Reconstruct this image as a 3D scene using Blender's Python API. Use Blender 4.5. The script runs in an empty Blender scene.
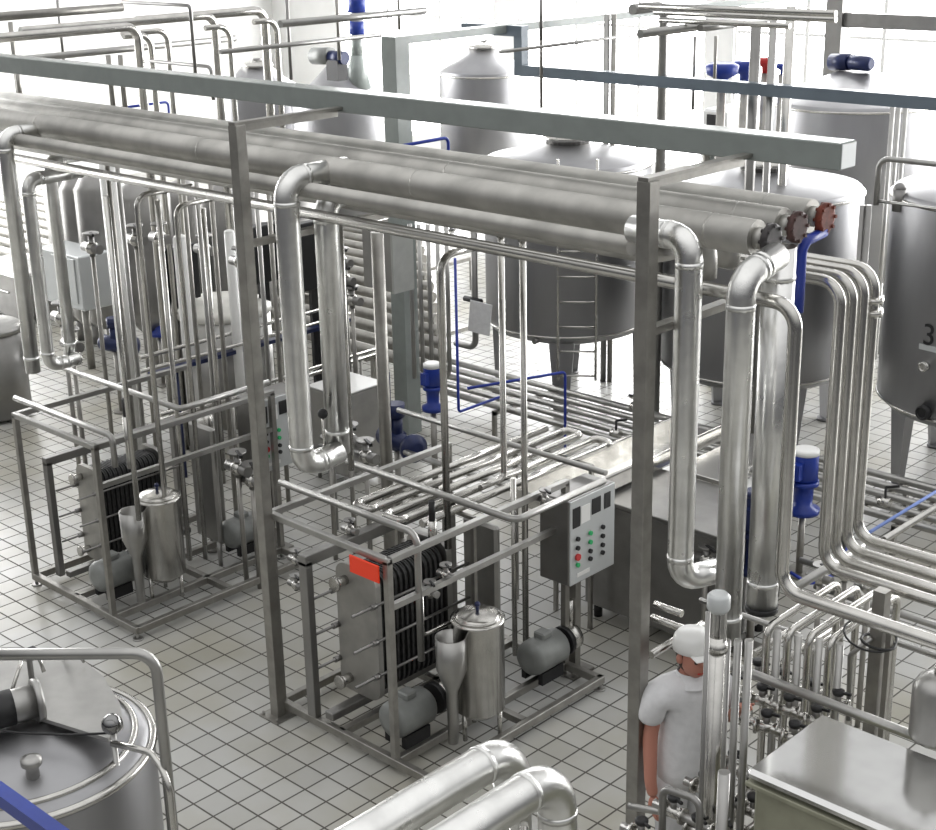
import bpy, math, random
from mathutils import Vector, Matrix
random.seed(7)
C = bpy.context.scene.collection
pi = math.pi

# ------------------------------------------------------------------ camera
A_, B_, R_, F = 2.33573134, 3.36403022e-01, -2.13172588e-02, 1471.88
CAM = Vector((0, 0, 5.4))
fw = Vector((math.cos(B_)*math.cos(A_), math.cos(B_)*math.sin(A_), -math.sin(B_)))
_r = Vector((math.sin(A_), -math.cos(A_), 0)); _u = _r.cross(fw)
rt = _r*math.cos(R_) + _u*math.sin(R_); up = _u*math.cos(R_) - _r*math.sin(R_)
cd = bpy.data.cameras.new('camera'); cam = bpy.data.objects.new('camera', cd); C.objects.link(cam)
M3 = Matrix((rt, up, -fw)).transposed()
cam.matrix_world = Matrix.Translation(CAM) @ M3.to_4x4()
cd.sensor_width = 36; cd.lens = F/936*36; cd.sensor_fit = 'HORIZONTAL'; cd.clip_end = 300
bpy.context.scene.camera = cam

def W(px, py, **k):
    """point of the place seen at a pixel, on the plane x=, y= or z="""
    d = rt*((px-468)/F) - up*((py-415)/F) + fw
    (a, v), = k.items(); i = 'xyz'.index(a)
    return CAM + d*((v-CAM[i])/d[i])
def proj(p):
    q = Vector(p)-CAM; z = q.dot(fw)
    return 468+F*q.dot(rt)/z, 415-F*q.dot(up)/z
def go(p, ax, kind, val):
    """move along one axis until the column ('p') or row ('q') is val; '=' sets the coordinate; '+' adds"""
    i = 'xyz'.index(ax); p = Vector(p)
    if kind == '=': p[i] = val; return p
    if kind == '+': p[i] += val; return p
    e = Vector((0, 0, 0)); e[i] = 1; q = p-CAM
    ref, k = (rt, (val-468)/F) if kind == 'p' else (up, (415-val)/F)
    t = (k*q.dot(fw)-q.dot(ref))/(e.dot(ref)-k*e.dot(fw))
    return p+e*t
def ch(start, *steps):
    pts = [Vector(start)]
    for s in steps: pts.append(go(pts[-1], *s))
    return pts

# ------------------------------------------------------------------ materials
MATS = {}
def mat(name, col, metal=0., rough=.5, noise=0., nscale=8., bump=0., stretch=None, emit=0, rvar=0., col2=None):
    m = bpy.data.materials.new(name); m.use_nodes = True; nt = m.node_tree; b = nt.nodes['Principled BSDF']
    b.inputs['Base Color'].default_value = (*col, 1); b.inputs['Metallic'].default_value = metal
    b.inputs['Roughness'].default_value = rough
    if emit:
        b.inputs['Emission Color'].default_value = (*col, 1); b.inputs['Emission Strength'].default_value = emit
    if noise or bump or rvar or col2:
        tc = nt.nodes.new('ShaderNodeTexCoord'); mp = nt.nodes.new('ShaderNodeMapping'); n = nt.nodes.new('ShaderNodeTexNoise')
        nt.links.new(tc.outputs['Object'], mp.inputs[0]); nt.links.new(mp.outputs[0], n.inputs['Vector'])
        if stretch: mp.inputs['Scale'].default_value = stretch
        n.inputs['Scale'].default_value = nscale; n.inputs['Detail'].default_value = 4
        if noise or col2:
            r = nt.nodes.new('ShaderNodeMix'); r.data_type = 'RGBA'
            cr = nt.nodes.new('ShaderNodeMapRange'); cr.inputs[1].default_value = .38; cr.inputs[2].default_value = .66
            nt.links.new(n.outputs[0], cr.inputs[0]); nt.links.new(cr.outputs[0], r.inputs[0])
            c2 = col2 or tuple(min(1, c*(1-noise)) for c in col)
            r.inputs[6].default_value = (*col, 1); r.inputs[7].default_value = (*c2, 1)
            nt.links.new(r.outputs[2], b.inputs['Base Color'])
        if rvar:
            q = nt.nodes.new('ShaderNodeMapRange'); q.inputs[3].default_value = rough-rvar; q.inputs[4].default_value = rough+rvar
            nt.links.new(n.outputs[0], q.inputs[0]); nt.links.new(q.outputs[0], b.inputs['Roughness'])
        if bump:
            bp = nt.nodes.new('ShaderNodeBump'); bp.inputs['Strength'].default_value = bump; bp.inputs['Distance'].default_value = .02
            nt.links.new(n.outputs[0], bp.inputs['Height']); nt.links.new(bp.outputs[0], b.inputs['Normal'])
    MATS[name] = m; return m
steel = mat('polished_steel', (.58, .57, .54), 1, .24, noise=.12, rvar=.07)
satin = mat('satin_steel', (.43, .425, .41), 1, .4, noise=.15, nscale=5, rvar=.06)
tanks = mat('tank_steel', (.36, .36, .37), 1, .42, noise=.1, nscale=3, stretch=(1, 1, .25), rvar=.05)
clad = mat('aluminium_cladding', (.8, .8, .78), 1, .3, noise=.15, nscale=6, bump=.25, rvar=.1)
dull = mat('dull_cladding', (.52, .51, .48), .85, .5, noise=.25, nscale=4, bump=.12, rvar=.08)
frame = mat('brushed_frame_steel', (.36, .35, .325), .9, .42, noise=.2, nscale=10)
galv = mat('grey_painted_beam', (.3, .33, .315), .0, .25, noise=.08)
darkst = mat('dark_steel_sheet', (.3, .295, .285), .9, .38, noise=.2, nscale=3, rvar=.08)
cabm = mat('cabinet_steel', (.42, .43, .41), .5, .45, noise=.1)
black = mat('black_rubber', (.012, .012, .013), 0, .5)
grate = mat('dark_gasket_plates', (.05, .05, .05), .3, .5, noise=.5, nscale=30)
blue = mat('blue_enamel', (.012, .04, .3), 0, .35, noise=.2)
navy = mat('dark_blue_enamel', (.012, .022, .09), .1, .35, noise=.3)
bpipe = mat('blue_pipe_paint', (.015, .04, .32), 0, .4)
red = mat('red_lacquer', (.55, .03, .03), 0, .4)
orange = mat('orange_red_plate', (1, .06, .015), 0, .45)
rust = mat('rust_red_flange', (.2, .04, .02), .1, .6, noise=.5, nscale=25)
brownf = mat('brown_flange', (.09, .045, .04), .1, .6, noise=.5, nscale=25)
greyf = mat('dark_grey_flange', (.05, .045, .045), .1, .55, noise=.4, nscale=25)
motorg = mat('grey_motor_paint', (.25, .26, .25), .2, .45, noise=.15)
panelw = mat('pale_panel_paint', (.55, .57, .57), .2, .4)
white = mat('white_enamel', (.8, .8, .78), 0, .35)
cream = mat('cream_enamel', (.7, .69, .64), 0, .4, noise=.1)
cloth = mat('white_cotton', (.74, .74, .75), 0, .85, noise=.08, nscale=20, bump=.3)
skin = mat('skin', (.5, .22, .16), 0, .55)
hair = mat('dark_hair', (.05, .03, .02), 0, .7)
shoe = mat('white_shoe_rubber', (.6, .6, .58), 0, .6)
green = mat('green_lens', (.03, .45, .15), 0, .3)
mirror = mat('mirror_polished_steel', (.66, .66, .65), 1, .13, noise=.05, rvar=.05)
wallm = mat('wall_plaster', (.78, .78, .77), 0, .8, noise=.05, nscale=2)
pane = mat('daylit_pane', (1., 1., 1.), 0, .5, emit=9)

def floor_mat():
    m = bpy.data.materials.new('floor_tiles'); m.use_nodes = True; nt = m.node_tree; b = nt.nodes['Principled BSDF']
    tc = nt.nodes.new('ShaderNodeTexCoord'); mp = nt.nodes.new('ShaderNodeMapping'); br = nt.nodes.new('ShaderNodeTexBrick')
    nt.links.new(tc.outputs['Object'], mp.inputs[0]); nt.links.new(mp.outputs[0], br.inputs['Vector'])
    mp.inputs['Location'].default_value = FLOOR_OFF
    br.offset = 0; br.squash = 1; br.inputs['Scale'].default_value = 1
    br.inputs['Brick Width'].default_value = TX; br.inputs['Row Height'].default_value = TY
    br.inputs['Mortar Size'].default_value = .0075; br.inputs['Mortar Smooth'].default_value = .3
    br.inputs['Color1'].default_value = (.43, .43, .41, 1); br.inputs['Color2'].default_value = (.5, .5, .48, 1)
    br.inputs['Mortar'].default_value = (.085, .08, .07, 1); br.inputs['Bias'].default_value = 0
    n = nt.nodes.new('ShaderNodeTexNoise'); n.inputs['Scale'].default_value = .9; n.inputs['Detail'].default_value = 5
    nt.links.new(tc.outputs['Object'], n.inputs['Vector'])
    mx = nt.nodes.new('ShaderNodeMix'); mx.data_type = 'RGBA'; mx.blend_type = 'MULTIPLY'
    cr = nt.nodes.new('ShaderNodeValToRGB'); cr.color_ramp.elements[0].position = .35; cr.color_ramp.elements[0].color = (.8, .77, .68, 1)
    cr.color_ramp.elements[1].position = .6; cr.color_ramp.elements[1].color = (1, 1, 1, 1)
    nt.links.new(n.outputs[0], cr.inputs[0]); mx.inputs[0].default_value = 1
    nt.links.new(br.outputs['Color'], mx.inputs[6]); nt.links.new(cr.outputs[0], mx.inputs[7]); nt.links.new(mx.outputs[2], b.inputs['Base Color'])
    mr = nt.nodes.new('ShaderNodeMapRange'); mr.inputs[3].default_value = .3; mr.inputs[4].default_value = .8
    nt.links.new(br.outputs['Fac'], mr.inputs[0]); nt.links.new(mr.outputs[0], b.inputs['Roughness'])
    bp = nt.nodes.new('ShaderNodeBump'); bp.invert = True; bp.inputs['Strength'].default_value = .5; bp.inputs['Distance'].default_value = .004
    nt.links.new(br.outputs['Fac'], bp.inputs['Height']); nt.links.new(bp.outputs[0], b.inputs['Normal'])
    b.inputs['IOR'].default_value = 1.6
    return m
TX, TY = .2045, .1935
FLOOR_OFF = (8.10, -5.72, 0)

# ------------------------------------------------------------------ mesh builder
class MB:
    def __init__(s): s.v = []; s.f = []; s.sm = []
    def add(s, vs, fs, smooth=False):
        o = len(s.v); s.v += [Vector(v) for v in vs]
        for f in fs: s.f.append(tuple(i+o for i in f)); s.sm.append(smooth)
        return s
    def box(s, a, b, bev=0.):
        x0, x1 = sorted((a[0], b[0])); y0, y1 = sorted((a[1], b[1])); z0, z1 = sorted((a[2], b[2]))
        k = min(bev, (x1-x0)/2.2, (y1-y0)/2.2, (z1-z0)/2.2) if bev else 0
        if not k:
            return s.add([(x, y, z) for z in (z0, z1) for y in (y0, y1) for x in (x0, x1)],
                  [(0, 2, 3, 1), (4, 5, 7, 6), (0, 1, 5, 4), (2, 6, 7, 3), (0, 4, 6, 2), (1, 3, 7, 5)])
        def ring(i, z):
            return [(x0+i, y0+k, z), (x0+k, y0+i, z), (x1-k, y0+i, z), (x1-i, y0+k, z), (x1-i, y1-k, z), (x1-k, y1-i, z), (x0+k, y1-i, z), (x0+i, y1-k, z)]
        def ring2(z):
            return [(x0+k, y0+k, z), (x0+k, y0+k, z), (x1-k, y0+k, z), (x1-k, y0+k, z), (x1-k, y1-k, z), (x1-k, y1-k, z), (x0+k, y1-k, z), (x0+k, y1-k, z)]
        vs = ring2(z0)+ring(0, z0+k)+ring(0, z1-k)+ring2(z1); fs = [(1, 7, 5, 3), (25, 27, 29, 31)]
        for r in range(3):
            for i in range(8):
                j = (i+1) % 8; fs.append((r*8+i, r*8+j, r*8+8+j, r*8+8+i))
        return s.add(vs, fs)
    def obox(s, c, d, L, w, h):
        """box centred c, long along direction d"""
        d = Vector(d).normalized(); z = Vector((0, 0, 1)) if abs(d.z) < .9 else Vector((0, 1, 0)); y = z.cross(d).normalized(); z = d.cross(y); c = Vector(c)
        vs = [c+d*L/2*i+y*w/2*j+z*h/2*k for k in (-1, 1) for j in (-1, 1) for i in (-1, 1)]
        return s.add(vs, [(0, 2, 3, 1), (4, 5, 7, 6), (0, 1, 5, 4), (2, 6, 7, 3), (0, 4, 6, 2), (1, 3, 7, 5)])
    def bar(s, a, b, w, h=None):
        a = Vector(a); b = Vector(b); return s.obox((a+b)/2, b-a, (b-a).length, w, h or w)
    def lathe(s, base, prof, axis=(0, 0, 1), n=24, cap=True):
        ax = Vector(axis).normalized(); t = Vector((1, 0, 0)) if abs(ax.x) < .8 else Vector((0, 1, 0))
        e1 = ax.cross(t).normalized(); e2 = ax.cross(e1); base = Vector(base); vs = []; fs = []
        for r, h in prof:
            for i in range(n):
                a = 2*pi*i/n; vs.append(base+ax*h+(e1*math.cos(a)+e2*math.sin(a))*max(r, 1e-4))
        for k in range(len(prof)-1):
            for i in range(n):
                j = (i+1) % n; fs.append((k*n+i, k*n+j, k*n+n+j, k*n+n+i))
        s.add(vs, fs, True)
        if cap:
            o = len(s.v)-len(vs); s.f.append(tuple(o+i for i in range(n))[::-1]); s.sm.append(False)
            o2 = o+(len(prof)-1)*n; s.f.append(tuple(o2+i for i in range(n))); s.sm.append(False)
        return s
    def cyl(s, a, b, r, r2=None, n=16):
        a = Vector(a); b = Vector(b); return s.lathe(a, [(r, 0), (r if r2 is None else r2, (b-a).length)], b-a, n)
    def ball(s, c, r, n=14, sq=1.):
        return s.lathe(Vector(c)-Vector((0, 0, r*sq)), [(r*math.sin(pi*i/8), r*sq*(1-math.cos(pi*i/8))) for i in range(9)], n=n, cap=False)
    def tube(s, pts, r, n=12, bend=None, cap=True):
        P = fillet(pts, bend if bend is not None else r*2.6)
        vs = []; fs = []; nrm = None
        for i, p in enumerate(P):
            d = ((P[i+1]-p).normalized() if i < len(P)-1 else Vector((0, 0, 0)))+((p-P[i-1]).normalized() if i else Vector((0, 0, 0)))
            d.normalize()
            if nrm is None:
                t = Vector((0, 0, 1)) if abs(d.z) < .9 else Vector((1, 0, 0)); nrm = (t-d*t.dot(d)).normalized()
            else: nrm = (nrm-d*nrm.dot(d)).normalized()
            bn = d.cross(nrm)
            for k in range(n):
                a = 2*pi*k/n; vs.append(p+(nrm*math.cos(a)+bn*math.sin(a))*r)
        for i in range(len(P)-1):
            for k in range(n):
                j = (k+1) % n; fs.append((i*n+k, i*n+j, i*n+n+j, i*n+n+k))
        o = len(s.v); s.add(vs, fs, True)
        if cap:
            s.f.append(tuple(o+k for k in range(n))[::-1]); s.sm.append(False)
            q = o+(len(P)-1)*n; s.f.append(tuple(q+k for k in range(n))); s.sm.append(False)
        return s
    def bands(s, pts, r, step=.9, w=.03, grow=.004, bend=None):
        """raised seam bands round a clad pipe"""
        P = [Vector(p) for p in pts]; b = bend if bend is not None else r*2.6
        for a, c in zip(P, P[1:]):
            L = (c-a).length; d = (c-a).normalized(); t = b*1.02+.02
            if L < 2*t: continue
            k = max(1, int((L-2*t)/step))
            for i in range(k+1):
                q = a+d*(t+(L-2*t)*i/k); s.lathe(q-d*w/2, [(r*.98, 0), (r+grow, 0), (r+grow, w), (r*.98, w)], d, 16, cap=False)
        return s
    def ring(s, c, R, r, axis=(0, 0, 1), n=20):
        ax = Vector(axis).normalized(); t = Vector((1, 0, 0)) if abs(ax.x) < .8 else Vector((0, 1, 0)); e1 = ax.cross(t).normalized(); e2 = ax.cross(e1); c = Vector(c)
        vs = []; fs = []; m = 8
        for i in range(n):
            a = 2*pi*i/n; d = e1*math.cos(a)+e2*math.sin(a)
            for k in range(m):
                q = 2*pi*k/m; vs.append(c+d*(R+r*math.cos(q))+ax*r*math.sin(q))
        for i in range(n):
            for k in range(m):
                i2 = (i+1) % n; k2 = (k+1) % m; fs.append((i*m+k, i2*m+k, i2*m+k2, i*m+k2))
        return s.add(vs, fs, True)
    def build(s, name, m, parent=None, **k):
        if parent is None:
            xs = [v.x for v in s.v]; ys = [v.y for v in s.v]; zs = [v.z for v in s.v]
            o = Vector(((min(xs)+max(xs))/2, (min(ys)+max(ys))/2, min(zs)))
        else: o = wloc(parent)
        me = bpy.data.meshes.new(name); me.from_pydata([v-o for v in s.v], [], s.f)
        me.polygons.foreach_set('use_smooth', s.sm); me.update()
        me.materials.append(m)
        ob = bpy.data.objects.new(name, me); C.objects.link(ob)
        if parent is None: ob.location = o
        else: ob.parent = parent
        for a, b in k.items(): ob[a] = b
        return ob
def wloc(o):
    v = Vector((0, 0, 0))
    while o: v = v+o.location; o = o.parent
    return v
def fillet(pts, R, seg=6):
    P = [Vector(p) for p in pts]; out = [P[0]]
    for i in range(1, len(P)-1):
        a = (P[i-1]-P[i]); b = (P[i+1]-P[i]); la, lb = a.length, b.length
        if la < 1e-6 or lb < 1e-6: continue
        a.normalize(); b.normalize(); c = max(-1, min(1, a.dot(b)))
        if c < -.999: out.append(P[i]); continue
        th = math.acos(c); t = min(R/math.tan(th/2), la*.49, lb*.49); rr = t*math.tan(th/2)
        cen = P[i]+(a+b).normalized()*(rr/math.sin(th/2)); s0 = P[i]+a*t-cen; s1 = P[i]+b*t-cen
        ang = s0.angle(s1); ax = s0.cross(s1).normalized()
        for k in range(seg+1): out.append(cen+Matrix.Rotation(ang*k/seg, 3, ax)@s0)
    out.append(P[-1]); return out
def thing(name, label, cat, loc, group=None):
    o = bpy.data.objects.new(name, None); C.objects.link(o); o.location = loc; o.empty_display_size = .1
    o['label'] = label; o['category'] = cat
    if group: o['group'] = group
    return o
def T(label, cat, group=None):
    d = dict(label=label, category=cat)
    if group: d['group'] = group
    return d
def dup(o, parent=None, **k):
    c = o.copy(); C.objects.link(c)
    if parent is not None: c.parent = parent
    for q in [q for q in bpy.data.objects if q.parent == o]:
        dup(q, c)
    for a, b in k.items():
        if a == 'loc': c.location = b
        elif a == 'rz': c.rotation_euler = (0, 0, b)
        else: c[a] = b
    return c
def pipe(label, pts, r, m=None, name='steel_pipe', cat='pipe', group=None, bend=None, seams=False, n=12):
    b = MB().tube(pts, r, n=n, bend=bend)
    if seams: b.bands(pts, r, bend=bend, grow=.003 if seams is True else seams, step=.9 if seams is True else 1.9, w=.03 if seams is True else .015)
    return b.build(name, m or steel, **T(label, cat, group))
def flange(parent, c, ax, r, m, w=.025, name='flange', **k):
    ax = Vector(ax).normalized(); c = Vector(c)
    b = MB().lathe(c-ax*w/2, [(r*.8, -.006), (r, 0), (r, w), (r*.8, w+.006)], ax, 20)
    t = Vector((0, 0, 1)) if abs(ax.z) < .8 else Vector((1, 0, 0)); e1 = ax.cross(t).normalized(); e2 = ax.cross(e1)
    for i in range(8):
        a = 2*pi*i/8; p = c+(e1*math.cos(a)+e2*math.sin(a))*r*.86; b.cyl(p-ax*(w/2+.012), p+ax*(w/2+.014), r*.09+.003, n=6)
    return b.build(name, m, parent, **k)

# ================================================================== setting
def S(name, m, mb): return mb.build(name, m, None, kind='structure')
fl = MB().box((-27, -3, -.2), (6, 22, 0)); o = fl.build('floor', floor_mat(), None, kind='structure')
o.data.transform(Matrix.Translation(o.location)); o.location = (0, 0, 0)
# far wall (y = 27) with one long window band, left wall (x = -32) the same
def wall_windows(tag_, along, fixed, a0, a1, edges, zs, zh):
    """wall in the plane along='x' (y = fixed) or 'y' (x = fixed); openings between edges"""
    def bx(b, p, q, t0, t1, z0, z1):
        if along == 'x': b.box((p, fixed+t0, z0), (q, fixed+t1, z1))
        else: b.box((fixed-t0, p, z0), (fixed-t1, q, z1))
        return b
    w = MB(); bx(w, a0, a1, 0, .3, 0, zs); bx(w, a0, a1, 0, .3, zh, 9)
    cuts = [a0]+[e for pr in edges for e in pr]+[a1]
    for i in range(0, len(cuts), 2): bx(w, cuts[i], cuts[i+1], 0, .3, zs, zh)
    w.build('wall_'+tag_, wallm, None, kind='structure')
    for (p, q) in edges:
        global WN; WN += 1
        f = MB(); t = .07
        bx(f, p, q, .05, .15, zs, zs+t); bx(f, p, q, .05, .15, zh-t, zh)
        n = max(2, round((q-p)/1.5))
        for i in range(n+1):
            c = p+(q-p)*i/n; bx(f, max(p, c-t/2), min(q, c+t/2), .05, .15, zs, zh)
        for z in (zs+(zh-zs)*.33, zs+(zh-zs)*.66): bx(f, p, q, .07, .13, z-.025, z+.025)
        fo = f.build('window_%d' % WN, wallm, None, kind='structure')
        g = MB(); bx(g, p, q, .16, .18, zs, zh); g.build('window_pane', pane, fo)
WN = 0
wall_windows('back', 'x', 22, -27, 6, [(-24.8, -20.2), (-19.6, -15.2), (-14.6, -10.4), (-9.8, -6.9), (-5.7, -1.5), (-1, 5)], .7, 8.2)
wall_windows('left', 'y', -27, -3, 22, [(4, 9.0), (9.8, 14.6)], .9, 8.2)

# ================================================================== overhead rack
P1 = W(277, 716, z=0); Y1 = P1.y
zt = ch(P1, ('z', 'q', 125))[-1].z
P2 = W(649.5, 180, z=zt)
YP = 5.62
for i, p in enumerate((P1, P2)):
    o = MB().box((p.x-.04, YP-.04, .0), (p.x+.04, YP+.04, zt), .004).build('rack_post', frame, None, **T(
        ['square steel rack post standing beside the left leg of the front pasteuriser skid', 'tall square steel rack post rising beside the worker in white'][i], 'post'))
    b = MB().box((p.x-.1, YP-.1, 0), (p.x+.1, YP+.1, .012))
    for sx in (-1, 1):
        for sy in (-1, 1): b.cyl((p.x+.075*sx, YP+.075*sy, 0), (p.x+.075*sx, YP+.075*sy, .035), .01, n=6)
    b.build('base_plate', frame, o)
beam_y = W(840, 163, z=zt+.02).y; beam_x = W(840, 163, z=zt+.02).x
b = MB().box((-17, beam_y, zt-.02), (beam_x, beam_y+.15, zt+.115), .006)
beam = b.build('overhead_beam', galv, None, **T('long grey-green square beam crossing the whole view above the pipe bundle', 'beam'))
MB().box((beam_x-.003, beam_y+.008, zt-.012), (beam_x+.004, beam_y+.142, zt+.107)).build('end_cap', panelw, beam, label='pale end cap')
for i, p in enumerate((P1, P2)):
    MB().box((p.x-.03, YP-.04, zt), (p.x+.03, beam_y-.002, zt+.018)).box((p.x-.03, YP+.04, zt-.05), (p.x-.02, beam_y-.002, zt)).build('cross_bar', [frame, frame][i], None, **T(
        ['flat cross bar from the middle rack post back to the overhead beam', 'flat cross bar from the right rack post back to the overhead beam'][i], 'bar'))
# support arms under the bundle
for i, p in enumerate((P1, P2)):
    MB().box((p.x-.03, YP+.04, 3.36), (p.x+.03, 7.3, 3.40)).build('support_arm', frame, None, **T(
        ['steel arm carrying the pipe bundle off the middle rack post', 'steel arm carrying the pipe bundle off the right rack post'][i], 'bracket'))

# big clad pipes of the bundle, three with blind flanges on their right ends
flc = [(771, 240, greyf, 'dark grey'), (797, 227, brownf, 'dark brown'), (825, 218, rust, 'rust red')]
big_z = 3.8
ys = [W(px, py, z=big_z).y for px, py, _, _ in flc]; xs = [W(px, py, z=big_z).x for px, py, _, _ in flc]
for i, (px, py, m, nm) in enumerate(flc):
    e = W(px, py, z=big_z)
    o = pipe('fat clad pipe of the overhead bundle ending in the %s blind flange' % nm, [(-17, e.y, big_z), (e.x-.08, e.y, big_z)], .09, dull, 'insulated_pipe', seams=.002, n=18, group='fat clad pipes of the overhead bundle')
    MB().cyl((e.x-.1, e.y, big_z), (e.x-.02, e.y, big_z), .055).build('pipe_stub', dull, o)
    flange(o, (e.x, e.y, big_z), (1, 0, 0), .082, m, name='blind_flange', label=nm+' blind flange')
for i in range(2):
    y = (ys[i]+ys[i+1])/2
    pipe('lower clad pipe between the %s flanged pipes' % ['dark grey and dark brown', 'dark brown and rust red'][i], [(-17, y, big_z-.1), (xs[i]-.5, y, big_z-.1), (xs[i]-.5, y, 3.5)], .068, dull, 'insulated_pipe', seams=.002, group='fat clad pipes of the overhead bundle')

# four parallel thin pipes: along the rack, down beside the tanks and off to the right
sz = 3.46
tops = [(805, 277), (805, 270.5), (805, 264), (805, 258)]
vx = [843, 854.5, 866, 877]; bq = [556, 548, 538, 527]
nm4 = ['nearest and lowest', 'second nearest', 'third nearest', 'farthest and outermost']
PIP4 = []
for i in range(4):
    a = W(*tops[i], z=sz); pts = ch((-17, a.y, sz), ('x', 'p', vx[i]-1.5), ('z', 'q', bq[i]+10), ('x', '=', 0.5))
    # aim so the vertical leg stands on its column
    o = pipe('%s of the four parallel pipes bending down in front of the numbered tank' % nm4[i], pts, .033, steel, bend=.12, group='four parallel pipes with nested bends')
    PIP4.append(pts)
    if i == 3:
        for dz in (-.17, -.24):
            flange(o, pts[1]+Vector((0, 0, dz)), (0, 0, 1), .058, steel, .018, name='clamp')
for k in range(4):
    y = YP+.68+.2*k
    pipe(['front', 'second', 'third', 'back'][k]+' dull pipe in the lower layer of the overhead bundle', [(-17, y, 3.57), (P2.x-.45-.1*k, y, 3.57), (P2.x-.45-.1*k, y+.25, 3.57)], .045, dull, 'bundle_pipe', group='lower layer of the bundle')
pipe('slim front pipe of the overhead bundle, nearest the camera', [(-17, 5.9, 3.72), (P2.x-.3, 5.9, 3.72)], .05, dull, 'bundle_pipe')
# low single pipe
lp = ch(W(640, 276, y=5.99), ('x', 'p', 796.5), ('z', 'q', 590), ('x', '=', 0.))
lp[0].x = -12.4
lowp = pipe('single thin pipe hanging lowest under the bundle and turning down at the right', lp, .036, steel, bend=.12)
# clad branch drops
def drop(label, top, r, bot, back=None, m=clad, extra=None, y=None, foot=None):
    """clad pipe from the bundle: top pixel, y of the vertical"""
    a = W(*top, y=y); pts = []
    if back: pts += [Vector(back(a)), ]
    pts += ch(a, ('z', 'q', bot))
    if foot: pts.append(foot(pts[-1]))
    o = pipe(label, pts, r, m, 'insulated_pipe', seams=True, bend=r*1.6, n=20)
    if extra: extra(o, pts)
    return o
def endcol(o, pts): 
    p = pts[-1]; d = (pts[-1]-pts[-2]).normalized(); flange(o, p, d, .05, steel, .02, name='clamp')
drop('wide clad drop pipe beside the middle rack post, ending in a bright elbow', (285, 180), .078, 468, lambda a: a+Vector((0, .5, 0)), y=5.76, foot=lambda p: p+Vector((.0, .32, .02)), extra=endcol)
drop('second wide clad drop pipe from the middle rack post, standing just behind the first', (325, 197), .08, 452, lambda a: a+Vector((0, .35, 0)), y=6.12)
pipe('slim bare pipe close behind the second wide clad drop', ch(W(339, 215, y=6.3), ('z', 'q', 470)), .022, steel)
drop('clad drop pipe right of the right rack post, ending above the worker', (690, 238), .068, 580, lambda a: a+Vector((-.35, .0, .0)), y=5.82, foot=lambda p: p+Vector((.08, .22, .0)), extra=endcol)
drop('clad drop pipe coming off the dark grey flanged end', (742, 279), .07, 640, lambda a: a+Vector((0, .3, .06)), y=5.8)
drop('widest clad drop pipe, cut open at its foot, under the brown flange', (780, 246), .085, 608, None, y=ys[1]-.12,
     extra=lambda o, p: MB().cyl(p[-1]+Vector((0, 0, -.012)), p[-1]+Vector((0, 0, .02)), .09, n=20).build('end_rim', black, o, label='dark rim at the open foot'))
drop('clad drop pipe at the left edge, leftmost of three', (4, 135), .06, 372, lambda a: a+Vector((0, .5, 0)), y=5.8)
drop('clad drop pipe near the left edge with an elbow at its foot', (27, 180), .055, 366, lambda a: a+Vector((0, .5, 0)), y=6.1, foot=lambda p: p+Vector((0, .28, 0)), extra=endcol)
drop('clad drop pipe near the left edge, rightmost of three', (49, 160), .05, 355, lambda a: a+Vector((0, .5, 0)), y=6.35)
# dark blue pipe
pts = ch(W(828, 226, z=3.62), ('y', '+', -.38), ('z', '=', 2.0))
pts = [W(824, 232, y=ys[2]), W(802, 243, y=ys[1]+.08)]; pts.append(go(pts[-1], 'z', 'q', 312))
pipe('bright blue painted pipe dropping between the brown and red flanges', pts, .028, bpipe, 'blue_pipe')

# ================================================================== cable trunks behind the bundle
tz = 4.15
t1 = W(395, 36, z=tz)
o = MB().box((t1.x-.1, t1.y-.1, 0), (t1.x+.1, t1.y+.1, tz), .005).build('trunk_column', galv, None, **T('thick grey-green column behind the bundle holding the cable trunk', 'column'))
MB().cyl(t1+Vector((-.17, 0, -tz+.02)), t1+Vector((-.17, 0, -.1)), .025).build('conduit', steel, o)
e = W(657, 3, z=tz)
MB().box((t1.x-.08, t1.y+.1, tz-.08), (t1.x+.08, e.y+3, tz)).build('cable_duct', galv, None, **T('pale cable trunk running away from the grey-green column to the back', 'cable trunk'))
tr = W(470, 30, z=tz); a = W(521, 32, z=tz)
pts = ch(W(468, 28, z=tz-.06), ('x', 'p', 521), ('z', 'q', 70), ('x', 'p', 980))
b = MB()
for p, q in zip(pts, pts[1:]):
    d = (q-p).normalized(); b.bar(p-d*(.055 if abs(d.z) < .5 else -.05), q+d*(.055 if abs(d.z) < .5 else -.05), .11)
b.build('stepped_cable_duct', mat('blue_grey_duct_paint', (.17, .21, .25), 0, .3, noise=.2, nscale=2), None, **T('stepped cable trunk dropping once then running right above the tanks', 'cable trunk'))
SF = pts
q1 = W(836, 40, y=19.5); zz = W(836, 18, y=19.5).z
b = MB().box((q1.x-.13, 19.4, 0), (q1.x+.13, 19.66, 6.5)).box((q1.x, 19.45, zz-.12), (q1.x+9, 19.6, zz+.08))
b.build('steel_stanchion', darkst, None, **T('dark upright steel stanchion with a side beam, behind the silo with the agitator', 'column'))

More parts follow.
